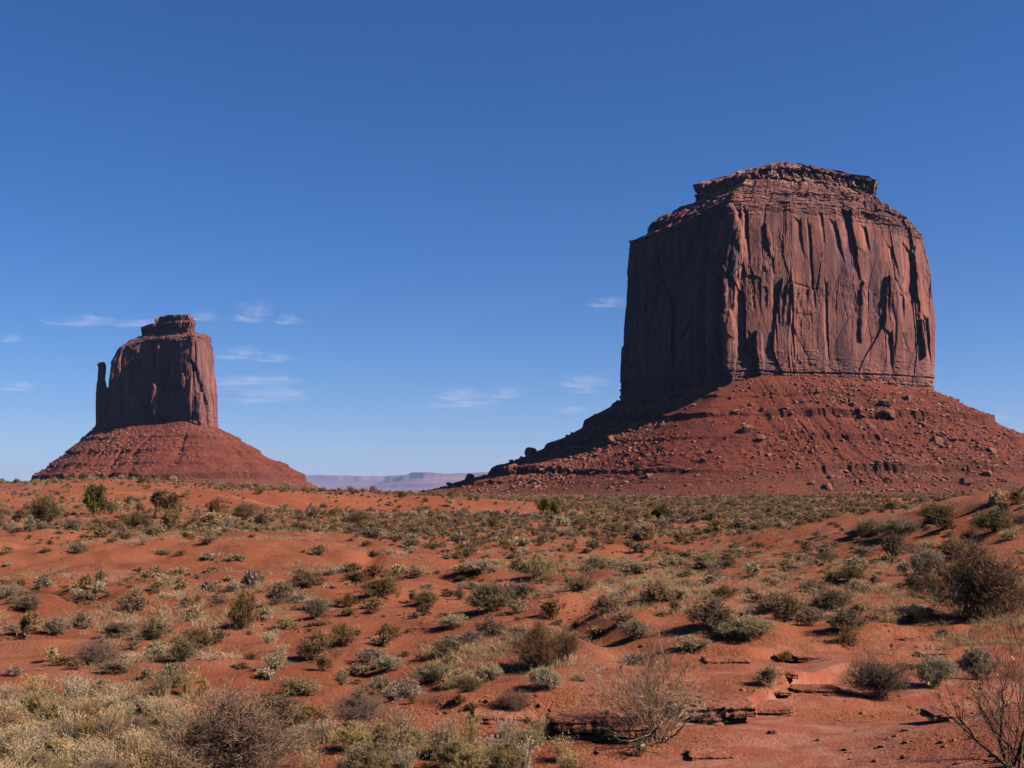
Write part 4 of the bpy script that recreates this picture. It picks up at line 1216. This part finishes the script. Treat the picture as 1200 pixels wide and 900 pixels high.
def skeleton(seed, h, r0, spread, levels, forks, gravity=0.0, first=0.25, trunks=1, ratio=.68, wig=.35, lean=.45):
    r = np.random.default_rng(seed)
    V, tips = [], []
    def grow(a, d, L, rad, lev):
        b = a + d * L
        limb(V, a, b, rad, rad * .62, r, 6 if lev == 0 else (4 if lev < 3 else 3))
        tips.append((b, d, lev))
        if lev >= levels: return
        for i in range(forks[min(lev, len(forks) - 1)]):
            t = 1.0 if i == 0 else r.uniform(.35, 1.0)
            nd = d + r.normal(0, spread if i else wig, 3) + np.array([0, 0, gravity])
            nd /= np.linalg.norm(nd)
            grow(a + (b - a) * t, nd, L * ratio * r.uniform(.75, 1.2), rad * (.62 if i == 0 else .45), lev + 1)
    for k in range(trunks):
        d = np.array([r.normal(0, lean), r.normal(0, lean), 1.0]) if trunks > 1 else np.array([r.normal(0, .1), r.normal(0, .1), 1.0])
        d /= np.linalg.norm(d)
        grow(np.array([r.normal(0, .04), r.normal(0, .04), -.06]) if trunks > 1 else np.array([0, 0, -.1]), d, h * first, r0, 0)
    q = np.array(V)
    pl = Plant(); pl.quads(q, r.random(len(q)))
    return pl, tips

def crown(tips, seed, n, rad, leaf, mat, name, minlev=2, up=.2):
    r = np.random.default_rng(seed)
    c = np.array([t[0] for t in tips if t[2] >= minlev])
    i = r.integers(0, len(c), n)
    off = r.normal(size=(n, 3)); off *= (rad * r.random(n) ** .5 / np.linalg.norm(off, axis=1))[:, None]
    a = c[i] + off
    d = r.normal(size=(n, 3)) + np.array([0, 0, up]); d /= np.linalg.norm(d, axis=1, keepdims=True)
    s = leaf * r.uniform(.6, 1.4, n)
    pl = Plant()
    pl.quads(ribbons(a, a + d * (s * 1.7)[:, None], s * .45, s * .25, r), np.clip(r.normal(.5, .25, n) + .3 * vnoise(a[:, 0] * 2, a[:, 1] * 2, a[:, 2] * 2, seed), 0, 1))
    return pl.mesh(name, mat)

def tree(px, py, w, h, label, seed, kind="juniper"):
    p = at(px, py)
    H = h * p[1] / F
    nm = {"juniper": "juniper_tree", "brown": "desert_tree"}[kind]
    o = empty(nm, p, label, "tree", "small trees on the slopes")
    if kind == "juniper":
        pl, tips = skeleton(seed, H, .07 * H / 2, .75, 4, [3, 3, 3, 2], .05, .26, 2, .70)
        cr = crown(tips, seed + 1, 3200, .16 * H, .035 * H, L_TREE, "crown")
    else:
        pl, tips = skeleton(seed, H, .05 * H, .8, 4, [4, 3, 3, 3], .02, .36, 1, .62)
        cr = crown(tips, seed + 1, 1900, .13 * H, .030 * H, L_BROWN, "crown")
    link("trunk", pl.mesh("trunk", BARK), o); link("crown", cr, o)
    zz = max(t[0][2] for t in tips)
    k = H / zz
    xx = np.percentile([abs(t[0][0]) for t in tips] + [abs(t[0][1]) for t in tips], 92) + .1 * H
    kx = w * .5 * p[1] / F / xx
    o.scale = (kx, kx, k * .9)
    placed.append((p[0], p[1], H * .4))
tree(110, 602, 26, 36, "forked dark juniper on the left slope", 5)
tree(182, 606, 25, 33, "brown-leaved tree with a bare forked trunk on the left slope", 6, "brown")
tree(204, 608, 27, 30, "fuller brown-leaved tree right beside the bare-trunked one", 8, "brown")
tree(2, 563, 15, 15, "dark tree on the skyline at the picture's left edge", 9)
tree(642, 605, 23, 19, "lone green juniper with a thin shadow on the central plain", 10)
tree(775, 608, 19, 16, "round green juniper below the big butte, shadow on its left", 11)

def bare_shrub(px, py, w, h, seed, label, mat, leafmat, trunks, r0, levels, forks, spread, nleaf, first=.3, wide=1.0, lean=.45, fine=0):
    p = at(px, py)
    H = h * p[1] / F
    o = empty("bare_shrub", p, label, "bare shrub")
    pl, tips = skeleton(seed, H, r0, spread, levels, forks, .08, first, trunks, .66, .3, lean)
    zz = max(t[0][2] for t in tips); xx = np.percentile([abs(t[0][0]) for t in tips], 93)
    link("branches", pl.mesh("branches", mat), o)
    if nleaf: link("leaves", crown(tips, seed + 2, nleaf, .06 * H, .016, leafmat, "leaves", 2), o)
    k = H / zz
    o.scale = (w * .5 * p[1] / F / xx * wide,) * 2 + (k,)
    if fine:
        Wd = w * p[1] / F
        st, fo = bush(seed + 5, n_stem=fine, n_twig=8, n_let=5, leaf=0, H=h / w * .86, th=.0030, low=18, high=86, let_len=.11, open_=.4, rough=.3, curl=.0, mound=.8)
        st.V += fo.V; st.t += fo.t
        tw = link("twigs", st.mesh("twigs", mat), o)
        tw.scale = (Wd / o.scale[0], Wd / o.scale[1], Wd / o.scale[2])
    placed.append((p[0], p[1], .2))
    return o
bare_shrub(765, 868, 140, 100, 21, "pale leafless shrub with upswept branches in front of the rock ledge", W_BARE, L_RABBIT, 13, .009, 6, [3, 3, 3, 3, 2, 2], .5, 260, lean=.6, fine=64)
bare_shrub(1190, 896, 170, 160, 25, "bare dark-branched small tree at the bottom right corner", BARK, L_RABBIT, 6, .012, 6, [3, 3, 3, 3, 2, 2], .62, 120, .26, lean=.8, fine=26)
bare_shrub(735, 779, 46, 20, 31, "small leafless shrub on the dark crusted rise", W_PALE, L_PALE, 8, .008, 4, [3, 3, 2], .6, 0)

# ------------------------------------------------------------------ near rock ledges
def slab(px, py, w, hpx, deep, label, seed, tilt=0.0, lift=0.0, yaw=0.0, layers=2):
    """flat broken sandstone slab in beds; px,py: middle of its front lower edge"""
    r = np.random.default_rng(seed)
    p = at(px, py)
    W_ = w * p[1] / F; Hh = hpx * p[1] / F
    o = empty("rock_ledge", p + np.array([0, 0, lift * .3 - Hh * (.45 if layers == 1 else .12)]), label, "rock ledge", None)
    o.rotation_euler = (0, tilt, yaw)
    n = 64
    th = np.linspace(0, 2 * np.pi, n, endpoint=False)
    for L in range(layers):
        hh = Hh / layers
        sq = np.maximum(np.abs(np.cos(th)), np.abs(np.sin(th)))
        rx = W_ * .5 / sq ** .8 * (1 - .10 * (layers - 1 - L) * r.uniform(.4, 1.5)); ry = deep * .5 / sq ** .8
        wob = 1 + .13 * fbm(np.cos(th) * 2.2 + seed + L * 3, np.sin(th) * 2.2, 0, seed, 4) + .07 * (rnd(np.floor(th * 3.5).astype(np.int64), np.zeros(n, np.int64) + L, np.zeros(n, np.int64), seed) - .5)
        x0 = np.cos(th) * rx * wob + r.normal(0, .02) * W_; y0 = np.sin(th) * ry * wob + deep * .42 + (layers - 1 - L) * .05
        prof = [(.985, 0.0), (.99, .06), (1.0, .3), (.97, .55), (.995, .75), (.975, .93), (.93, 1.0), (.6, 1.03), (.25, 1.05)]
        V = []
        for k, (s, zf) in enumerate(prof):
            jit = .012 * W_ * fbm(th * 6, th * 0 + k * 1.7 + L, 0, seed + 5, 2)
            zz = L * hh * 1.02 + zf * hh + .10 * hh * fbm(x0 / (.3 * W_) , y0 / (.3 * W_) + k, 0, seed + 9, 2)
            V.append(np.stack([x0 * s + jit, (y0 - deep * .42) * s + deep * .42 + jit, zz], -1))
        V = np.stack(V, 1).reshape(-1, 3)
        m = len(prof)
        top = np.arange(n) * m + m - 1
        c = len(V); V = np.concatenate([V, [V[top].mean(0)]])
        t = np.stack([top, np.roll(top, -1), np.full(n, c)], -1)
        link("rock_bed", mesh_np("rock_bed", V, mats=[SLAB], smooth=False, quads=grid_quads(n, m, True), tris=t), o)
slab(680, 868, 72, 26, .8, "thick overhanging red slab with a dark hollow at its side", 3, .02, .02)
slab(738, 872, 46, 22, .7, "cracked red slab behind the pale leafless shrub's stems", 5, -.03)
slab(588, 848, 72, 12, .7, "thin slab roofing the dark hollow above the yellow brush", 7, .03, .10, layers=1)
slab(840, 850, 92, 24, 1.0, "orange layered ledge at the right of the pale leafless shrub", 9, -.02)
slab(890, 838, 84, 12, .8, "broken thin ledge stepping up behind the orange layered one", 11, layers=1)
slab(858, 778, 54, 6, .6, "thin dark-edged ledge on the rise above the leafless shrub", 13, .0, .02, layers=1)
slab(910, 818, 36, 7, .5, "low broken step of rock beside the grey tuft", 15, .02, layers=2)
slab(960, 812, 56, 6, .6, "long thin rock step left of the dark spreading shrub", 17, layers=1)
slab(918, 774, 18, 7, .35, "small dark rock block by a shadowed undercut", 19, .1, layers=1)
slab(955, 773, 46, 5, .45, "thin undercut shelf on the smooth sand", 21, layers=1)
slab(1125, 842, 66, 8, .5, "long undercut flake line on the near red mound", 25, .02, layers=1)
slab(1068, 785, 30, 7, .4, "tilted rock flakes between two bushes", 27, -.08, layers=2)
slab(1098, 768, 40, 4, .4, "faint rock shelf below the sand shoulder", 29, layers=1)
slab(920, 792, 30, 6, .4, "upper block of the broken steps by the grey tuft", 35, .12, layers=1)
slab(850, 889, 80, 5, .5, "pale flat rock edge along the bottom below the orange ledge", 41, .0, -.02, layers=1)

for i, (px, py, w, lab) in enumerate([(31, 634, 4, "small white stone on the upper left sand"), (46, 786, 4, "pale pebble on the lower left sand"), (1118, 868, 5, "pale stone on the near red mound beside the bare tree"), (960, 868, 6, "small red stone on the flat near rock"),
      (700, 884, 7, "reddish stone lying below the overhanging slab"), (560, 873, 7, "stone lying under the dark hollow"), (905, 860, 9, "broken red block at the end of the orange ledge"), (1010, 790, 9, "red block by the dark spreading shrub"), (925, 800, 8, "block tumbled off the broken steps")]):
    p = at(px, py)
    o = link("stone", ROCKS[i % 8], label=lab, category="stone")
    k = w * p[1] / F * .55
    o.scale = (k, k, k); o.location = (p[0], p[1], p[2] + k * .3); o.rotation_euler = (0, 0, i * 1.3)

# ------------------------------------------------------------------ plants: the rest of the scrub
class Spots:
    """keeps plants from standing in one another"""
    def __init__(self): self.c = {}
    def put(self, x, y, r): self.c.setdefault((int(x // 4), int(y // 4)), []).append((x, y, r))
    def free(self, x, y, r):
        i, j = int(x // 4), int(y // 4)
        for a in (-1, 0, 1):
            for b in (-1, 0, 1):
                for (u, v, q) in self.c.get((i + a, j + b), ()):
                    if (u - x) ** 2 + (v - y) ** 2 < (r + q) ** 2 * .38: return False
        return True
spots = Spots()
for q in placed: spots.put(*q)

def density(x, y, px, py):
    """how thick the scrub stands: thick on the plain, thin on the banks and near sand"""
    d = .30 + .0 * x
    plain = ss(60, 85, y) * ss(230, 330, px + .15 * (y - 90)) * (1 - .0 * x)
    d = d + .95 * plain * ss(-.50, .0, fbm(x / 14, y / 22, 0, 71, 3) + .10 * ss(90, 200, y))
    west = ss(58, 75, y) * (1 - ss(230, 330, px))
    d = d + .50 * west * ss(-.25, .2, fbm(x / 11, y / 14, 0, 72, 3))
    yb = 42 + 5 * vnoise(x / 16.0, 3.1, 0, 5) + 0.12 * (x + 15)
    d = d * (1 - .9 * ss(-3, 0, y - yb) * (1 - ss(8, 20, y - yb)) * ss(1, 8, -x))
    yc = 150 + 22 * vnoise(x / 45.0, 1.7, 0, 9)
    d = d * (1 - .5 * ss(-3, 2, y - yc) * (1 - ss(12, 24, y - yc)) * ss(-75, -50, x) * (1 - ss(-10, 18, x)))
    d = d * (1 - .75 * ss(10, 20, x) * (1 - ss(68, 82, y)) * ss(26, 34, y))
    far = ss(170, 300, y)
    return np.clip(d + .8 * far, 0, 1)

n = 150000
yy = 16 * (900 / 16) ** rng.random(n)
pp = rng.uniform(-260, 1460, n)
xx = (pp - 600) / F * yy
zz = ground(xx, yy)
qx, qy = proj(xx, yy, zz)
acc = rng.random(n) < density(xx, yy, qx, qy) * np.interp(yy, [16, 40, 90, 200, 400, 900], [.04, .16, .46, .70, .85, 1.0])
# nothing grows on the near rock and the smooth near mound
acc &= ~((qx > 690) & (qy > 735)) & ~((yy < 34) & (rng.random(n) < .4))
xx, yy, zz, qx, qy = (a[acc] for a in (xx, yy, zz, qx, qy))
order = np.argsort(yy)
LAND = [(q[1], q[2], q[3], q[5]) for q in ONES if q[5] and len(q[5].split()) <= 9]
used_labels = set()
def beside(kind, px, py, size):
    """a label by the nearest plant that has one of its own, or None"""
    best = None
    for lx, ly, lw, lab in LAND:
        dd = math.hypot((px - lx), (py - ly) * 2.2)
        if dd < 75 + lw * .4 and (best is None or dd < best[0]): best = (dd, lx, ly, lw, lab)
    if best is None: return None
    _d, lx, ly, lw, lab = best
    if abs(px - lx) > abs(py - ly) * 1.6: w = "left of" if px < lx else "right of"
    else: w = "behind" if py < ly else "in front of"
    for adj in (("small", "low") if size < .55 else ("sizeable", "broad")):
        s = f"{adj} {ZONE[kind]} {w} the {lab}"
        if len(s.split()) <= 16 and s not in used_labels:
            used_labels.add(s); return s
    return None
far_pts = {k: [] for k in ("sage", "dark", "pale", "rabbit", "green", "grass")}
counts = {k: sum(1 for q in ONES if q[0] == k) + sum(1 for q in MASS if q[0] == k) for k in ZONE}
counts["grass"] = 110
patch = fbm(xx / 9, yy / 12, 0, 77, 2)
for i in order:
    x, y = xx[i], yy[i]
    u = rng.random()
    if y > 55 and qx[i] > 230: k = "sage" if u < .50 else "dark" if u < .66 else "pale" if u < .80 else "grass" if u < .92 else "rabbit"
    else: k = "sage" if u < .28 else "dark" if u < .48 else "pale" if u < .66 else "grass" if u < .84 else "rabbit" if u < .94 else "green"
    size = float(np.clip(rng.lognormal(-1.08, .55), .16, 1.5)) * (1.0 if y > 40 else .8)
    if y > 230: size *= 1.5
    hgt = size * rng.uniform(.25, .45)
    if not spots.free(x, y, size * .45): continue
    spots.put(x, y, size * .45)
    if -20 < qx[i] < 1220 and counts[k] < (300 if k != "grass" else 250) and size * F / y > 4.5:
        counts[k] += 1
        s, g = zone(k, (x, y, zz[i]))
        if y < 75: s = beside(k, qx[i], qy[i], size) or s
        shrub(k, qx[i], qy[i], size * F / y, hgt * F / y, s, g, pt=np.array([x, y, zz[i]]))
    else:
        far_pts[k].append((x, y, zz[i], size))
LAB = {"sage": "grey sagebrush blurring together over the far plain", "dark": "dark low scrub blurring together over the far plain", "pale": "pale grey low brush scattered through the far plain",
       "rabbit": "straw-yellow brush scattered through the far plain", "green": "olive brush scattered through the far plain", "grass": "dry bunch grass scattered through the far plain"}
for k, pts in far_pts.items():
    if not pts: continue
    a = np.array(pts)
    scatter("distant_scrub" if k != "grass" else "distant_grass", a[:, :3], a[:, 3] * .95, rng.uniform(0, 6.28, len(a)), rng.integers(0, 6 if k != "grass" else 4, len(a)), PROTO[k][1] if k != "grass" else GRASS_F, LAB[k])

for V, root in ((talM, m_root), (talK, k_root)):
    U, Vn = V.shape[:2]
    k = 5200
    i = rng.integers(0, U, k); j = rng.integers(int(Vn * .62), Vn - 2, k)
    p = V[i, j] + rng.uniform(-1, 1, (k, 3)) * np.array([2, 2, 0])
    keep = (rng.random(k) < ((j / Vn - .60) / .4) ** 1.6) & (p[:, 1] < root.location.y + 60)
    p = p[keep]
    scatter("distant_scrub", p, rng.uniform(.5, 1.3, len(p)), rng.uniform(0, 6.28, len(p)), rng.integers(0, 4, len(p)), PROTO["sage"][1], "low grey scrub on the gravelly foot of the butte's apron", root)

# litter of the near ground: clods, pebbles, dead stalks, wisps of grass
n = 30000
yy = 11 * (75 / 11) ** rng.random(n); xx = (rng.uniform(-150, 1350, n) - 600) / F * yy
k = fbm(xx / 2.2, yy / 2.2, 0, 81, 3) + .2 * fbm(xx / 14, yy / 14, 0, 82, 2)
keep = rng.random(n) < ss(-.05, .5, k) * (1 - .7 * ss(.05, .2, xx / yy) * (yy < 22))
xx, yy = xx[keep], yy[keep]
scatter("pebbles", np.stack([xx, yy, ground(xx, yy) + .003], -1), .009 * (6.0 ** (rng.random(len(xx)) ** 2.2)) * (1 + yy / 60), rng.uniform(0, 6.28, len(xx)), rng.integers(0, 4, len(xx)), CLODS, "red clods and pebbles littering the near sand")
n = 44000
yy = 12 * (150 / 12) ** rng.random(n); xx = (rng.uniform(-150, 1350, n) - 600) / F * yy
qx, qy = proj(xx, yy, ground(xx, yy))
k = fbm(xx / 3.5, yy / 4.5, 0, 85, 3)
w = ss(-.15, .45, k) * .62 + .35 * ss(330, 200, qx) * ss(790, 830, qy)
keep = (rng.random(n) < w) & ~((qx > 700) & (qy > 790))
xx, yy = xx[keep], yy[keep]
WISPS = [tuft(131 + i, 26, .30, .8, .004, .7).mesh("dry_wisp", L_GRASS) for i in range(3)]
st_, fo_ = bush(777, n_stem=14, n_twig=4, n_let=2, leaf=0, H=.4, th=.010)
st_.V = [v * .34 for v in st_.V]; fo_.V = [v * .34 for v in fo_.V]
WISPS.append(joined("dry_wisp", [st_, fo_], [W_GREY, W_TAN]))
scatter("dry_grass", np.stack([xx, yy, ground(xx, yy)], -1), rng.uniform(.3, .85, len(xx)) * (1 + yy / 220), rng.uniform(0, 6.28, len(xx)), rng.integers(0, 4, len(xx)), WISPS, "thin dry grass and dead stalks over the near sand")

# ------------------------------------------------------------------ clouds: thin fair-weather wisps far beyond the butte
CLOUD, cnt, _b = new_mat("cloud")
cnt.nodes.remove(_b)
cp = cnt.nodes.new("ShaderNodeTexCoord").outputs["Object"]
ca = mul(cnt, ramp(cnt, noise(cnt, stretch(cnt, cp, 0.0011, 0.0011, 0.0024), 1.0, 5, 0.6), 0.32, 0.72), 0.0125)
cup = node(cnt, "ShaderNodeCombineXYZ", {0: 0.25, 1: -0.45, 2: 0.85}).outputs[0]
cdif = node(cnt, "ShaderNodeBsdfDiffuse", {"Color": (0.85, 0.72, 0.75, 1), "Normal": cup})
ctr = node(cnt, "ShaderNodeBsdfTranslucent", {"Color": (0.78, 0.78, 0.80, 1)})
cm = node(cnt, "ShaderNodeMixShader", {0: 0.2, 1: cdif.outputs[0], 2: ctr.outputs[0]})
ctp = cnt.nodes.new("ShaderNodeBsdfTransparent")
cm2 = node(cnt, "ShaderNodeMixShader", {0: ca, 1: ctp.outputs[0], 2: cm.outputs[0]})
cnt.links.new(cm2.outputs[0], cnt.nodes["Material Output"].inputs[0])
def cloud(px, py, w, h, seed, label):
    """soft puff: shells inside one another, each letting most light through"""
    Y = 34000.0
    p = P(px, py, Y)
    Wm, Hm = w * Y / F, h * Y / F
    D, T = ICO[4]
    VV, TT = [], []
    for q, s in enumerate((1.0, .92, .84, .76, .68, .60, .52, .44, .36, .28)):
        n1 = fbm(D[:, 0] * 3.4 + seed, D[:, 1] * 1.6, D[:, 2] * 1.3 + .15 * q, seed, 4)
        V = D * (s * (1 + .62 * n1))[:, None] * np.array([Wm * .55, Wm * .25, Hm * .80])
        V[:, 2] = np.where(V[:, 2] < 0, V[:, 2] * .45, V[:, 2] * 1.15)
        VV.append(V); TT.append(T + q * len(D))
    o = link("cloud", mesh_np("cloud", np.concatenate(VV), mats=[CLOUD], smooth=True, tris=np.concatenate(TT)), label=label, category="cloud", group="thin clouds low in the sky")
    o.location = p
for i, (px, py, w, h, lab) in enumerate([
    (296, 371, 44, 19, "brightest puffy cloudlet above the gap, right of the mitten butte's top"),
    (337, 377, 38, 9, "thin cloud trailing beside the brightest puffy one"),
    (102, 378, 84, 10, "long faint streak left of the mitten butte's cap"),
    (165, 380, 70, 7, "faint streak end touching the mitten butte's cap"),
    (238, 373, 44, 8, "faint wisp just right of the mitten butte's cap"),
    (282, 417, 66, 11, "flat cloud beside the mitten butte's upper wall"),
    (322, 422, 48, 8, "thin tail of the flat cloud beside the upper wall"),
    (290, 448, 110, 9, "long thin streak beside the mitten butte's middle"),
    (268, 457, 40, 7, "small wisp hugging the mitten butte's lit edge"),
    (300, 467, 110, 17, "widest soft cloud beside the mitten butte's lower wall"),
    (712, 357, 52, 9, "small white cloud just left of the big butte's wall"),
    (682, 450, 66, 12, "flat-based white cloud low by the big butte"),
    (686, 459, 30, 6, "small lower companion of the flat-based white cloud"),
    (537, 465, 64, 11, "wide low cloud over the middle of the gap"),
    (593, 463, 40, 11, "short low cloud next along from the wide one"),
    (540, 475, 84, 8, "pale streak underneath the wide low cloud"),
    (670, 481, 46, 6, "lowest faint streak toward the big butte"),
    (14, 398, 30, 7, "small wisp at the sky's left edge"),
    (22, 455, 52, 9, "low streak at the sky's left edge"),
    (1164, 491, 36, 8, "small cloud over the big butte's right slope")]):
    cloud(px, py, w, h, 300 + i * 7, lab)

# ------------------------------------------------------------------ air
hz, hnt, _b = new_mat("haze")
hnt.nodes.remove(_b)
hv = node(hnt, "ShaderNodeVolumePrincipled", {"Color": (0.50, 0.62, 1.0, 1), "Density": HAZE, "Anisotropy": 0.15})
hnt.links.new(hv.outputs[0], hnt.nodes["Material Output"].inputs["Volume"])
x0, x1, y0, y1, z0, z1 = -64000, 64000, -64000, 64000, -30, 1150
V = np.array([(x, y, z) for x in (x0, x1) for y in (y0, y1) for z in (z0, z1)], float)
Q = np.array([(0, 1, 3, 2), (4, 6, 7, 5), (0, 4, 5, 1), (2, 3, 7, 6), (0, 2, 6, 4), (1, 5, 7, 3)])
link("haze", mesh_np("haze", V, mats=[hz], quads=Q), kind="stuff", label="thin blue desert haze")
